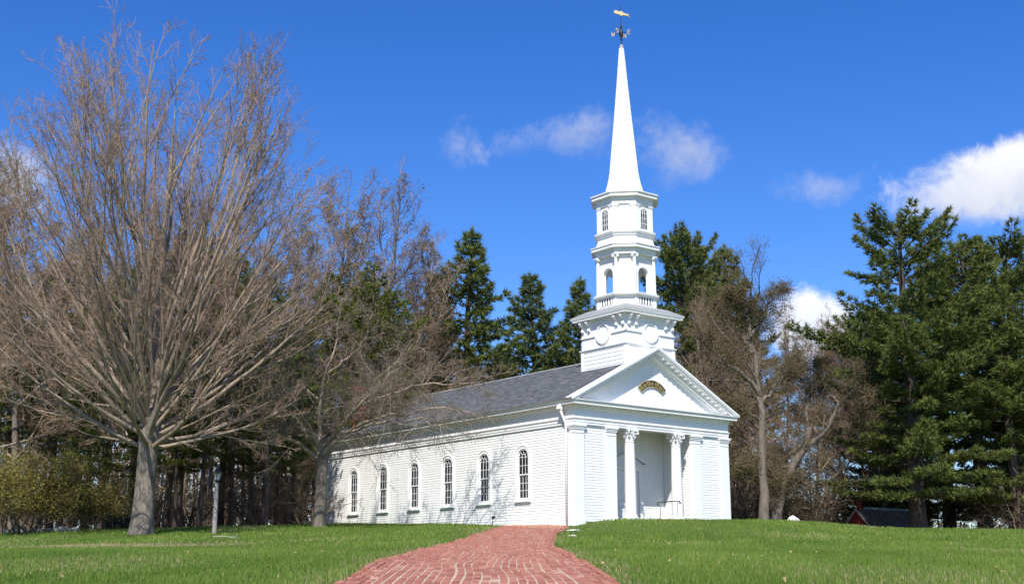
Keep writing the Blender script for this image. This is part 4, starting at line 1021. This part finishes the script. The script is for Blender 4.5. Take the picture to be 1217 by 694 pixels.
# ---- generic bare trees for the background (meshes shared)
def make_bare(seed, H, r0, n_l, spread, fork, dens=1.0, droop=.03):
    g = np.random.default_rng(seed); tb, tt = Tubes(), Tubes()
    P = grow(g, np.array([0, 0, -.4]), np.array([0, 0, 1.]), H * .97, 14, .03, .05); q = np.linspace(r0, .02, 15); tr = trunk_mesh('trunk', P, q, 10, .2, seed)
    limbs = [(P[5:], q[5:])]
    for k in range(n_l):
        f = k / n_l; i = int(14 * (fork + (.9 - fork) * f)); az = k * 2.4; th = R(62 - 35 * f + g.uniform(-8, 8)); d = np.array([math.sin(th) * math.cos(az), math.sin(th) * math.sin(az), math.cos(th)])
        Q = grow(g, P[i], d, H * spread * (1 - .55 * f) * g.uniform(.8, 1.15), 9, .09, droop); rad = np.linspace(q[i] * .55, .014, 10); limbs.append((Q, rad)); tb.add(Q, rad, 6)
    specs = [dict(n=9 * dens, s=.15, a=(22, 50), l=(.25, .48), r=.016, k=.010, seg=5, w=.12, t=.04, sides=4, max=2.3), dict(n=6 * dens, s=.12, a=(22, 50), l=(.3, .55), r=.011, k=.007, seg=4, w=.1, t=.04, sides=3),
             dict(n=6 * dens, s=.1, a=(22, 50), l=(.35, .75), r=.0105, k=.004, seg=2, w=.1, t=.03, sides=3)]
    tips = ramify(g, limbs, specs, tb, tt, 1); C = np.repeat(tips, 3, 0) + g.normal(0, .09, (len(tips) * 3, 3))
    return [('trunk', tr, 'oakbark'), ('branches', tb.mesh('branches'), 'branchbark'), ('twigs', tt.mesh('twigs'), 'mapletwig'), ('buds', bud_mesh(g, C, .05), 'bud')], H
BARE = [make_bare(31, 16, .16, 17, .40, .2, 1.05), make_bare(32, 17, .15, 18, .34, .24, 1.05), make_bare(33, 13, .14, 16, .45, .2, 1.1, .0)]

# ---- pines
def make_pine(seed, H, base, Rm, tr_r, whorl=.5, nb=5, gap=0.0, up=18, mat='needle', tuft=.34, dens=1.0, shape='cone', lean=0):
    g = np.random.default_rng(seed); tb = Tubes()
    P = grow(g, np.array([0, 0, -.5]), np.array([lean, 0, 1.]), H + .5, 12, .012, .03); P = P * np.array([1, 1, (H + .2) / P[-1, 2]]); q = tr_r * (1 - np.linspace(0, 1, 13)) ** .8 + .02; tr = trunk_mesh('trunk', P, q, 10, .25, seed)
    C = []; A = []; S = []
    z = base
    while z < H - .25:
        t = (z - base) / (H - base)
        if shape == 'cone': prof = min(1, .55 + 2.2 * t) * (1 - t) ** .75 + .05
        else: prof = min(1, .6 + 1.5 * t) * (1 - t ** 3.2) ** .7 * (.78 + .3 * math.sin(t * 15 + seed)) + .1
        n = g.integers(nb - 1, nb + 2); az0 = g.uniform(0, 6.28)
        for k in range(n):
            if g.random() < gap: continue
            az = az0 + k * 2 * PI / n + g.uniform(-.35, .35); Ln = max(.35, Rm * prof * g.uniform(.6, 1.18)); el = R(-8 + (up + 8) * (.25 + .75 * t) + 30 * t ** 4 + g.uniform(-8, 8))
            d = np.array([math.cos(az) * math.cos(el), math.sin(az) * math.cos(el), math.sin(el)]); p = np.array([np.interp(z, P[:, 2], P[:, j]) for j in range(3)])
            B = grow(g, p, d, Ln, 5, .05, .05); rb = np.linspace(.018 + .011 * Ln, .01, 6); tb.add(B, rb, 4)
            hd = nrm(np.array([d[0], d[1], 0])); sd_ = np.array([-hd[1], hd[0], 0])
            m = max(3, int(Ln * 8.5 * dens))
            for j in range(m):
                s_ = .22 + .78 * (j + g.random()) / m; i = min(4, int(s_ * 5)); f = s_ * 5 - i; pb_ = B[i] * (1 - f) + B[i + 1] * f
                sl = Ln * .36 * (1.12 - s_) * g.uniform(.3, 1.0) + .06; sg = 1 if j % 2 else -1
                dd = nrm(sd_ * sg * g.uniform(.5, 1) + hd * g.uniform(.4, 1.0) + np.array([0, 0, g.uniform(.0, .35)]))
                ns = max(1, int(sl / .24)); 
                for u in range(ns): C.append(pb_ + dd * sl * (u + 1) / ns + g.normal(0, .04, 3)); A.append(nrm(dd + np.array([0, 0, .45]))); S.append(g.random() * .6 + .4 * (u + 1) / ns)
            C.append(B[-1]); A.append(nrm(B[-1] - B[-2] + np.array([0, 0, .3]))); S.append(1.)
        z += whorl * g.uniform(.75, 1.25)
    for u in range(4): C.append(P[-1] - np.array([0, 0, .15 * u])); A.append(np.array([0, 0, 1.])); S.append(1.)
    C = np.array(C); A = np.array(A); S = np.array(S); n = len(C); K_ = 12
    D = A[:, None, :] * .75 + g.normal(0, .52, (n, K_, 3)); D /= np.linalg.norm(D, axis=2, keepdims=True)
    ln = tuft * g.uniform(.65, 1.2, (n, K_, 1)); sd2 = np.cross(D, g.normal(0, 1, (n, K_, 3))); sd2 /= np.linalg.norm(sd2, axis=2, keepdims=True) + 1e-9
    w = .029 * g.uniform(.7, 1.3, (n, K_, 1)); c = C[:, None, :]
    V = np.stack([c - sd2 * w, c + sd2 * w, c + D * ln], 2).reshape(-1, 3); F = np.arange(len(V)).reshape(-1, 3)
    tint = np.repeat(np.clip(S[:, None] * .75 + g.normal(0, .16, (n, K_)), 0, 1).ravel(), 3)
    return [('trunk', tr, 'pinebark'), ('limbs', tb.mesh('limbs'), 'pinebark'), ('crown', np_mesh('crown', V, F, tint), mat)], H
PINE = {'tall': make_pine(41, 20, 7.0, 3.4, .26, gap=.12, nb=5, shape='round'), 'tall2': make_pine(42, 19, 5.5, 3.0, .22, gap=.15, shape='round', mat='needle_lite', lean=.03),
        'cone': make_pine(43, 17, 1.4, 3.9, .24, gap=.05, mat='needle_blue', dens=1.45, whorl=.46), 'cone2': make_pine(44, 16, 1.0, 3.6, .22, gap=.08, up=20, dens=1.5, whorl=.46),
        'big': make_pine(45, 19, 2.4, 5.2, .40, whorl=.92, nb=7, gap=.22, up=26, shape='round', dens=1.75, mat='needle'), 'big2': make_pine(46, 18, 2.6, 4.8, .36, whorl=.82, nb=7, gap=.2, up=22, shape='round', dens=1.6),
        'sapling': make_pine(48, 9, 3.6, 2.5, .09, whorl=.42, mat='needle_lite', tuft=.3, dens=1.3, gap=.15),
        'young': make_pine(47, 8, .5, 2.4, .1, whorl=.4, mat='needle_lite', tuft=.28)}
first_use = {}
def put(kind, src, px, y, top, label, cat, group=None, rot=None, wid=1.0, base=None):
    meshes, H = src; z0 = 4.0
    for _ in range(2): x = wx(px, y, z0 + 3); z0 = tz(x, y)
    if base is not None: z0 = base
    s = (ht(top, y) - z0) / H if top < 620 else top / 1000 / H
    root = empty(kind, (x, y, z0 - .05), rng.uniform(0, 6.28) if rot is None else rot); root.scale = (s * wid, s * wid, s)
    for pn, me, mt in meshes:
        o = link(pn, me, mt, root, smooth=(pn != 'crown'))
        if pn in ('twigs', 'buds', 'leaves', 'crown'): stuff(o)
    tag(root, label, cat, group); return root
def pine(k, px, y, top, label, group=None, **kw): return put('pine_tree', PINE[k], px, y, top, label, 'tree', group, **kw)
def bare(k, px, y, top, label, group=None, **kw): return put('bare_tree', BARE[k], px, y, top, label, 'tree', group, **kw)
# pines seen over the chapel roof
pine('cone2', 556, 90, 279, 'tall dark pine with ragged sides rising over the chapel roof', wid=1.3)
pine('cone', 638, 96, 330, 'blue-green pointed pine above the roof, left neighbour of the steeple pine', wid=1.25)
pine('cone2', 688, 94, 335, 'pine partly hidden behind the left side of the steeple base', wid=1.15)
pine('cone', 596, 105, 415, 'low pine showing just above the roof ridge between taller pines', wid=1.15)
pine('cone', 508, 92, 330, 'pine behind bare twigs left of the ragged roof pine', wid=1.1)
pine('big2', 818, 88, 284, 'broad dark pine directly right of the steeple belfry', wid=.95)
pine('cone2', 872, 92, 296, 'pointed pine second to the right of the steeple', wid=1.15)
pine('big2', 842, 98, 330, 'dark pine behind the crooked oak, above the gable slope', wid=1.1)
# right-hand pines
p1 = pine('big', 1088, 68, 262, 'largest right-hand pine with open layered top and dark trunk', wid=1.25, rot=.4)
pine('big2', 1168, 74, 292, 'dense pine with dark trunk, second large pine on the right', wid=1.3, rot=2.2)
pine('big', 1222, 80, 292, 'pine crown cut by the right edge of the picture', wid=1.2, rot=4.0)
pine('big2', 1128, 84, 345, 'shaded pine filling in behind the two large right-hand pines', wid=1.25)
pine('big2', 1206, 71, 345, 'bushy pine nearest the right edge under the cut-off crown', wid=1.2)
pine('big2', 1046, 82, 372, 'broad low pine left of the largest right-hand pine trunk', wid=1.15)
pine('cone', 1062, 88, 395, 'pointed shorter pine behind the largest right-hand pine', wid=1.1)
pine('young', 1000, 84, 560, 'small light-green pine behind the shed gable', wid=1.3)
pine('young', 1058, 90, 545, 'small light-green pine behind the shed roof', wid=1.4)
# left wood
g_l = 'pines standing in the wood behind the maple'
lp = 'tall straight-trunked pine in the wood behind the big maple'
wood = [(8, 70, 330, 'tall'), (50, 66, 345, 'tall2'), (62, 76, 300, 'tall'), (84, 64, 400, 'tall'), (107, 68, 350, 'tall'), (125, 62, 330, 'tall'), (157, 70, 300, 'tall'),
        (201, 66, 310, 'tall2'), (215, 64, 270, 'tall'), (240, 62.5, 330, 'tall2'), (264, 74, 300, 'tall'), (277, 66, 345, 'tall2'), (317, 65, 330, 'tall'), (351, 70, 370, 'tall'),
        (410, 92, 310, 'tall'), (440, 95, 330, 'cone2'), (470, 98, 345, 'tall2'), (30, 92, 330, 'tall2'), (270, 98, 345, 'tall'), (-25, 72, 320, 'tall'), (340, 100, 380, 'cone')]
ORD = 'first second third fourth fifth sixth seventh eighth ninth tenth eleventh twelfth thirteenth fourteenth fifteenth sixteenth seventeenth eighteenth nineteenth twentieth'.split(); ORD += ['twenty-' + o_ for o_ in ORD[:9]]
for i, (px, y, top, k) in enumerate(sorted(wood)): pine(k, px, y, top, ORD[i] + ' pine counted from the left edge in the wood behind the maple', g_l, wid=rng.uniform(.85, 1.1))
for px, y, top, lab in ((128, 60.5, 512, 'young bright pine bough cluster left of the maple trunk'), (212, 63, 505, 'young bright-green pine just right of the maple trunk'), (330, 68, 500, 'young light pine among trunks right of the lamp post'), (290, 74, 520, 'small young pine in the wood behind the lamp post')):
    pine('sapling', px, y, top - 45, lab, wid=1.2)
# bare trees behind
pine('tall2', 452, 74, 318, 'yellow-green pine behind the twigs above the chapel rear roof', wid=1.3)
pine('tall2', 400, 76, 330, 'yellow-green pine behind the gnarled bare tree', wid=1.3)
gb = 'bare trees standing in the wood behind the lawn'
bl = 'bare reddish-twigged tree standing in the wood behind the maple'
for i, (px, k, y, top) in enumerate(sorted((b_, a_, c_, d_) for a_, b_, c_, d_ in ((0, 20, 62, 190), (1, -20, 60, 165), (2, 75, 72, 250), (0, 300, 78, 240), (1, 345, 74, 235), (2, 250, 90, 300), (0, 180, 84, 260), (1, 385, 84, 205), (2, 130, 98, 330), (1, 215, 100, 380), (2, 325, 96, 380)))): bare(k, px, y, top, ORD[i] + ' bare tree counted from the left edge in the wood behind the maple', gb)
bare(0, 428, 80, 212, 'tall bare tree with purplish top left of the ragged roof pine')
bare(1, 485, 84, 255, 'bare tree with fine purplish twigs beside the ragged roof pine')
bare(2, 455, 76, 330, 'short bare tree behind the chapel chimney')
gr_ = 'bare brown trees between chapel and right-hand pines'; brl = 'bare brown-twigged tree between the crooked oaks and right-hand pines'
for i, (px, k, y, top) in enumerate(sorted((b_, a_, c_, d_) for a_, b_, c_, d_ in ((1, 935, 80, 372), (2, 968, 76, 380), (0, 1005, 82, 372), (2, 1035, 80, 400), (0, 850, 82, 350), (1, 885, 76, 400), (2, 915, 90, 345)))): bare(k, px, y, top, ORD[i] + ' bare brown-twigged tree counted rightwards from the chapel gable', gr_)
bare(1, 1198, 76, 470, 'thin bare twin-stemmed tree at the right edge below the pines')
# ---- distant wood closing the view between the left trunks
g = np.random.default_rng(77); tbw = Tubes(); CC = []
for _ in range(230):
    y = g.uniform(96, 150); x = y * g.uniform(-.62, -.02); z = tz(x, y); H_f = g.uniform(9, 15); Q = grow(g, np.array([x, y, z - .3]), np.array([0, 0, 1.]), H_f, 5, .03, .03); tbw.add(Q, np.linspace(.2, .05, 6), 6)
    for _k in range(9):
        t_ = g.uniform(.1, 1); p = Q[0] * (1 - t_) + Q[-1] * t_; B = grow(g, p, np.array([g.normal(), g.normal(), .35]), g.uniform(1.5, 3.5), 3, .15, .05); tbw.add(B, np.linspace(.05, .015, 4), 3); CC.append(B[1:])
for _ in range(120):
    y = g.uniform(100, 150); x = y * g.uniform(.14, .60); z = tz(x, y); H_f = g.uniform(3.5, 6.5); Q = grow(g, np.array([x, y, z - .3]), np.array([0, 0, 1.]), H_f, 5, .05, .03); tbw.add(Q, np.linspace(.12, .03, 6), 6)
    for _k in range(10):
        t_ = g.uniform(.05, 1); p = Q[0] * (1 - t_) + Q[-1] * t_; B = grow(g, p, np.array([g.normal(), g.normal(), .3]), g.uniform(1.2, 2.6), 3, .15, .05); tbw.add(B, np.linspace(.04, .012, 4), 3); CC.append(B[1:])
CC = np.concatenate(CC); CC = np.repeat(CC, 11, 0) + g.normal(0, .5, (len(CC) * 11, 3))
fw = empty('distant_wood', (0, 0, 0)); tag(fw, 'distant brown wood closing the view behind the nearer tree trunks', 'wood', kind='stuff')
stuff(link('trunks', tbw.mesh('trunks'), 'pinebark', fw)); stuff(link('foliage', bud_mesh(g, CC, .22, 'foliage'), 'bud', fw))
# ---- bare undergrowth shrubs
def make_shrub(seed, H, n=11):
    g = np.random.default_rng(seed); tb, tt = Tubes(), Tubes(); limbs = []
    for k in range(n):
        az = g.uniform(0, 6.28); th = R(g.uniform(10, 55)); Q = grow(g, np.array([g.normal(0, .25), g.normal(0, .25), -.1]), np.array([math.sin(th) * math.cos(az), math.sin(th) * math.sin(az), math.cos(th)]), H * g.uniform(.7, 1.15), 7, .13, -.02)
        rad = np.linspace(.035, .008, 8); limbs.append((Q, rad)); tb.add(Q, rad, 5)
    specs = [dict(n=8, s=.15, a=(25, 65), l=(.25, .5), r=.009, k=.006, seg=4, w=.18, t=0, sides=3), dict(n=6, s=.1, a=(25, 60), l=(.3, .6), r=.0065, k=.004, seg=3, w=.18, t=0, sides=3)]
    tips = ramify(g, limbs, specs, tb, tt, 1); C = np.repeat(tips, 2, 0) + g.normal(0, .08, (len(tips) * 2, 3))
    return [('stems', tb.mesh('stems'), 'shrubtwig'), ('twigs', tt.mesh('twigs'), 'shrubtwig'), ('buds', bud_mesh(g, C, .04), 'bud')], H
SHR = [make_shrub(51, 3.0), make_shrub(52, 2.4, 13)]
gs1 = 'bare brush along the edge of the left wood'; gs2 = 'bare brush right of the chapel'
for i, (px, y) in enumerate([(-10, 64), (40, 70), (90, 72), (140, 74), (185, 70), (230, 72), (270, 76), (310, 73), (345, 75), (365, 68), (20, 80), (110, 84), (200, 86), (290, 88), (160, 90), (60, 88), (340, 90), (250, 84), (130, 66), (300, 67)]):
    put('brush_shrub', SHR[i % 2], px, y, 2400 + 900 * rng.random(), 'tangled leafless brush among the pine trunks of the left wood', 'shrub', gs1, wid=1.3)
for i, (px, y) in enumerate([(880, 70), (898, 72), (925, 71), (945, 70), (962, 71), (980, 80), (1000, 84), (870, 76), (910, 78), (940, 79), (970, 80), (1030, 84), (1130, 80), (1065, 84), (890, 84), (955, 86), (1215, 70)]):
    put('brush_shrub', SHR[i % 2], px, y, 3000 + 1400 * rng.random(), 'tangled leafless brush behind the lawn right of the chapel', 'shrub', gs2, wid=1.25)
# ---- olive shrub at the left edge
def make_bush():
    g = np.random.default_rng(61); tb, tt = Tubes(), Tubes(); limbs = []
    for k in range(14):
        az = g.uniform(0, 6.28); th = R(g.uniform(8, 60)); Q = grow(g, np.array([g.normal(0, .3), g.normal(0, .3), -.1]), np.array([math.sin(th) * math.cos(az), math.sin(th) * math.sin(az), math.cos(th)]), 3.4 * g.uniform(.8, 1.1), 7, .10, .02); rad = np.linspace(.05, .01, 8); limbs.append((Q, rad)); tb.add(Q, rad, 5)
    specs = [dict(n=9, s=.2, a=(25, 65), l=(.3, .55), r=.01, k=.006, seg=4, w=.15, t=0, sides=3), dict(n=8, s=.1, a=(25, 60), l=(.3, .6), r=.007, k=.004, seg=3, w=.15, t=0, sides=3)]
    tips = ramify(g, limbs, specs, tb, tt, 1); C = np.repeat(tips[tips[:, 2] > .9], 20, 0); C = C + g.normal(0, .17, C.shape)
    return [('stems', tb.mesh('stems'), 'shrubtwig'), ('twigs', tt.mesh('twigs'), 'shrubtwig'), ('leaves', bud_mesh(g, C, .07, 'leaves'), 'bushleaf')], 3.7
BSH = make_bush()
put('leafy_shrub', BSH, 22, 56, 538, 'big rounded olive-green shrub at the left edge', 'shrub', wid=1.25)
put('leafy_shrub', BSH, 92, 58, 548, 'smaller olive-green shrub beside the big left-edge shrub', 'shrub', wid=1.0)

# ================================================================== SMALL THINGS
# lamp post
lx_, ly_ = wx(255, 51, 3.6), 51.0; lz = tz(lx_, ly_)
lamp = empty('lamp_post', (lx_, ly_, lz)); tag(lamp, 'pale grey wooden lamp post with black lantern beside the big maple', 'lamp post')
c = MB(); c.lathe([(.10, -.2), (.095, .1), (.08, 1.95), (.085, 2.0), (.06, 2.03)], 10); c.build('post', 'lamppost', lamp, smooth=True)
c = MB(); c.lathe([(.055, 2.0), (.03, 2.08), (.10, 2.12), (.10, 2.14)], 8); lan = c.build('lantern', 'dark_green', lamp)
c = MB(); c.lathe([(.095, 2.142), (.165, 2.40)], 4, cap=False); c.build('lantern_glass', 'lamp_glass', lan)
for k in range(4):
    a_ = k * PI / 2; c = MB(); c.tube([(.10 * math.cos(a_), .10 * math.sin(a_), 2.13), (.175 * math.cos(a_), .175 * math.sin(a_), 2.41)], .013, 5); c.build('lantern_bar', 'dark_green', lan)
c = MB(); c.lathe([(.24, 2.40), (.22, 2.43), (.08, 2.56), (.06, 2.60), (.03, 2.63), (.045, 2.67), (.01, 2.74)], 8); c.build('lantern_roof', 'dark_green', lan)
# red shed below the crest
shx, shy = wx(1020, 72, 5), 72.0; shz = tz(shx, shy) - .1
shed = empty('shed', (shx, shy, shz), R(-55)); tag(shed, 'small red shed with weathered shingle roof sunk behind the lawn crest', 'shed')
rid = ht(603, 72) - shz; hw_ = 1.5; ev = rid - hw_ * 1.05; Ls = 5.2
c = MB(); c.prism([(-hw_ + .15, 0), (hw_ - .15, 0), (hw_ - .15, ev + .1), (0, rid - .08), (-hw_ + .15, ev + .1)], 'y', 0.02, .12); c.build('gable_wall', 'red', shed, rot=R(0))
for s_ in (-1, 1): c = MB(); x0, x1 = sorted((s_ * (hw_ - .15), s_ * (hw_ - .27))); c.box(x0, x1, .121, Ls, 0, ev + .1); c.build('side_wall', 'red', shed)
for s_ in (-1, 1):
    c = MB(); tint = []; rr = random.Random(4 + s_)
    for i in range(14):
        u0, u1 = hw_ + .1 - (hw_ + .1) * i / 14, hw_ + .1 - (hw_ + .1) * (i + 1.15) / 14; y0 = -.18
        while y0 < Ls:
            yn = min(Ls, y0 + rr.uniform(.12, .26)); zz = lambda u: rid - max(u, 0) * 1.05
            c.add([(s_ * u0, y0, zz(u0) + .03), (s_ * u0, yn - .008, zz(u0) + .03), (s_ * max(u1, 0), yn - .008, zz(u1) + .008), (s_ * max(u1, 0), y0, zz(u1) + .008), (s_ * u0, y0, zz(u0) - .02), (s_ * u0, yn - .008, zz(u0) - .02)], [(0, 1, 2, 3), (4, 5, 1, 0)]); tint += [rr.random()] * 6; y0 = yn
    c.t = tint; stuff(c.build('roof_shingles', 'shedroof', shed))
    c = MB(); c.prism([(s_ * (hw_ + .12), rid - (hw_ + .12) * 1.05 - .02), (0, rid - .02), (0, rid - .16), (s_ * (hw_ + .12), rid - (hw_ + .12) * 1.05 - .16)], 'y', -.19, -.14); c.build('barge_board', 'greywood', shed)
c = MB(); c.prism([(-.12, rid - .07), (0, rid + .05), (.12, rid - .07)], 'y', .5, Ls); c.build('ridge_cap', 'copper', shed)
c = MB(); c.lathe([(.16, rid - .1), (.16, rid + .18), (.20, rid + .2), (.10, rid + .34), (.09, rid + .48)], 6, 0, .15); c.build('finial', 'red', shed)
# stones
def rock_mesh(seed, sx, sy, sz):
    g = random.Random(seed); bm = bmesh.new(); bmesh.ops.create_icosphere(bm, subdivisions=2, radius=1)
    for v in bm.verts:
        k = 1 + g.uniform(-.16, .16); v.co = Vector((v.co.x * sx * k, v.co.y * sy * k, max(-.3, v.co.z) * sz * k))
    me = bpy.data.meshes.new('rock'); bm.to_mesh(me); bm.free(); return me
for i, (px, y, s_, lab) in enumerate([(0, 57, .26, 'pale rock at the left edge under the olive shrub'), (18, 57, .34, 'largest pale rock under the olive shrub'), (26, 56.6, .28, 'pale rock touching the largest rock under the shrub'), (43, 57.5, .3, 'flat pale rock between shrub and pine trunks'), (61, 57.5, .2, 'smallest pale rock of the row'), (72, 57.2, .34, 'pale pointed rock second last in the row'), (88, 57.5, .24, 'last pale rock of the row towards the maple')]):
    x = wx(px, y, 3.6); o = link('rock', rock_mesh(i, s_ * 1.3, s_, s_ * .6), 'rock', None, (x, y, tz(x, y) + .03)); tag(o, lab, 'rock', 'row of pale rocks at the wood edge')
x, y = wx(943, 61.5, 4.2), 61.5; o = link('rock', rock_mesh(20, .3, .25, .22), 'whitestone', None, (x, y, tz(x, y) + .06)); tag(o, 'white rock at the lawn edge right of the chapel', 'rock')
x, y = wx(682, 53.2, 3.8), 53.2; o = link('stepping_stone', rock_mesh(21, .32, .5, .06), 'whitestone', None, (x, y, tz(x, y) + .005)); tag(o, 'flat white stone where path meets the chapel corner', 'stone')
x, y = wx(680, 48, 3.8), 48; o = link('stepping_stone', rock_mesh(22, .16, .3, .06), 'whitestone', None, (x, y, tz(x, y) + .01)); tag(o, 'small flat white stone in the grass right of path', 'stone')
# dark storage bins among the trunks
x, y = wx(136, 63, 3.7), 63.0; bn = empty('storage_bin', (x, y, tz(x, y)), R(4)); tag(bn, 'long low dark bin among pine trunks behind the maple', 'bin')
c = MB(); c.box(-.95, .95, -.4, .4, 0, .56); c.build('body', 'dark_green', bn, bevel=.02); c = MB(); c.prism([(-.45, .565), (.45, .565), (.42, .62), (-.42, .66)], 'x', -1.0, 1.0); c.build('lid', 'black', bn, bevel=.01)
for xx_ in (-.6, 0, .6): c = MB(); c.box(xx_ - .04, xx_ + .04, -.43, -.402, 0, .56); c.build('rib', 'dark_green', bn)
# fallen branch on the lawn
x, y = wx(278, 46, 3.4), 46.0; g = np.random.default_rng(3); tb = Tubes(); Q = grow(g, np.array([-.7, -.2, .07]), np.array([1., .35, .03]), .95, 7, .07, 0); tb.add(Q, np.linspace(.02, .009, 8), 6)
for i in (2, 4, 5): q_ = grow(g, Q[i], side_dir(g, nrm(Q[i + 1] - Q[i]), R(30)), .22, 3, .1, 0); tb.add(q_, np.linspace(.014, .006, 4), 5)
o = link('fallen_branch', tb.mesh('fallen_branch'), 'greywood', None, (x, y, tz(x, y))); tag(o, 'pale fallen branch lying on the lawn near the lamp post', 'branch')
# dead leaves on the lawn
g = np.random.default_rng(12); n = 200; y = g.uniform(14, 50, n); x = y * g.uniform(-.44, .44, n); k = ~in_path(x, y, -.2); x, y = x[k], y[k]
V, F = bits(g, np.stack([x, y, T(x, y) + .06 + .05 * g.random(len(x))], 1), .04); o = link('dead_leaves', np_mesh('dead_leaves', V, F, np.repeat(g.random(len(x)), 3)), 'deadleaf'); tag(o, 'scattered tan dead leaves on the lawn', 'leaves', kind='stuff')

# ================================================================== GRASS
g = np.random.default_rng(99)
def chapel_mask(x, y, m=.0):
    lx = (x - CX) * cc + (y - CY) * cs_; ly = -(x - CX) * cs_ + (y - CY) * cc
    return (lx > -m) & (lx < W_ + m) & (ly > -m) & (ly < L_ + m)
def walk_mask(x, y):
    lx = (x - CX) * cc + (y - CY) * cs_; ly = -(x - CX) * cs_ + (y - CY) * cc
    return (lx > 2.85) & (lx < 6.75) & (ly > -1.9) & (ly < 0)
def blades(N, y0, y1, hgt, wdt, ratio=.50):
    y = y0 * (y1 / y0) ** g.random(N) if False else g.uniform(y0, y1, N); x = y * g.uniform(-ratio, ratio, N)
    e = path_half(y) + .02 + .06 * np.sin(y * 2.3) + .05 * np.sin(y * 5.7 + np.sign(x) * 2)
    keep = ~((np.abs(x - path_x(y)) < e + g.exponential(.10, N)) & (y < 60)) & ~chapel_mask(x, y, .03) & ~walk_mask(x, y) & (g.random(N) > wood_mask(x, y) * .97)
    x, y = x[keep], y[keep]; n = len(x); z = T(x, y)
    patch = .5 + .5 * np.sin(x * .8 + 1.3 * np.sin(y * .23)) * np.sin(y * .31 + 1.1 * np.sin(x * .5)); fine = np.sin(x * 3.1 + y * 1.7) * np.sin(y * 2.3 - x * 1.1)
    h = hgt * (.7 + .5 * patch + .25 * fine) * g.uniform(.55, 1.3, n); tuft = g.random(n) < .02; h[tuft] *= 1.5
    near_path = np.clip(1 - (np.abs(x - path_x(y)) - path_half(y)) / .9, 0, 1) * (y < 60)
    # worn strip crossing the left lawn, and pale patches
    strip = strip_f(x, y)
    spots = sstep(.72, .95, np.sin(x * .55 + 2) * np.sin(y * .27 + x * .1) * .5 + .5) * .35
    dryp = np.clip(.013 + .9 * strip + .30 * near_path ** 2 + .45 * spots, 0, 1); dry = g.random(n) < dryp; h[strip > .3] *= .45
    az = g.uniform(0, 6.28, n); ln = g.normal(0, .38, n); wd = wdt * g.uniform(.6, 1.3, n) * (.6 + y / 45)
    dx, dy = np.cos(az), np.sin(az); le = az + g.normal(0, 1.2, n); tip = np.stack([x + np.cos(le) * h * np.abs(ln), y + np.sin(le) * h * np.abs(ln), z + h], 1)
    V = np.stack([np.stack([x - dx * wd, y - dy * wd, z - .01], 1), np.stack([x + dx * wd, y + dy * wd, z - .01], 1), tip], 1)
    t = np.clip(.18 + .42 * g.random(n) + .42 * (patch - .5) + .12 * fine + (g.random(n) < .06) * .4, 0, 1)
    return V, t, dry
A1 = blades(380000, 11, 32, .068, .0075); A2 = blades(260000, 30, 78, .085, .011, .56)
for nm, mt, want in (('lawn_grass', 'grass', False), ('dry_grass', 'drygrass', True)):
    V = np.concatenate([A[0][A[2] == want] for A in (A1, A2)]); t = np.concatenate([A[1][A[2] == want] for A in (A1, A2)])
    o = link(nm, np_mesh(nm, V.reshape(-1, 3), np.arange(len(V) * 3).reshape(-1, 3), np.repeat(t, 3)), mt)
    tag(o, 'short bright green lawn grass covering the slope' if not want else 'dry tan grass in worn patches and along the path edge', 'grass', kind='stuff')
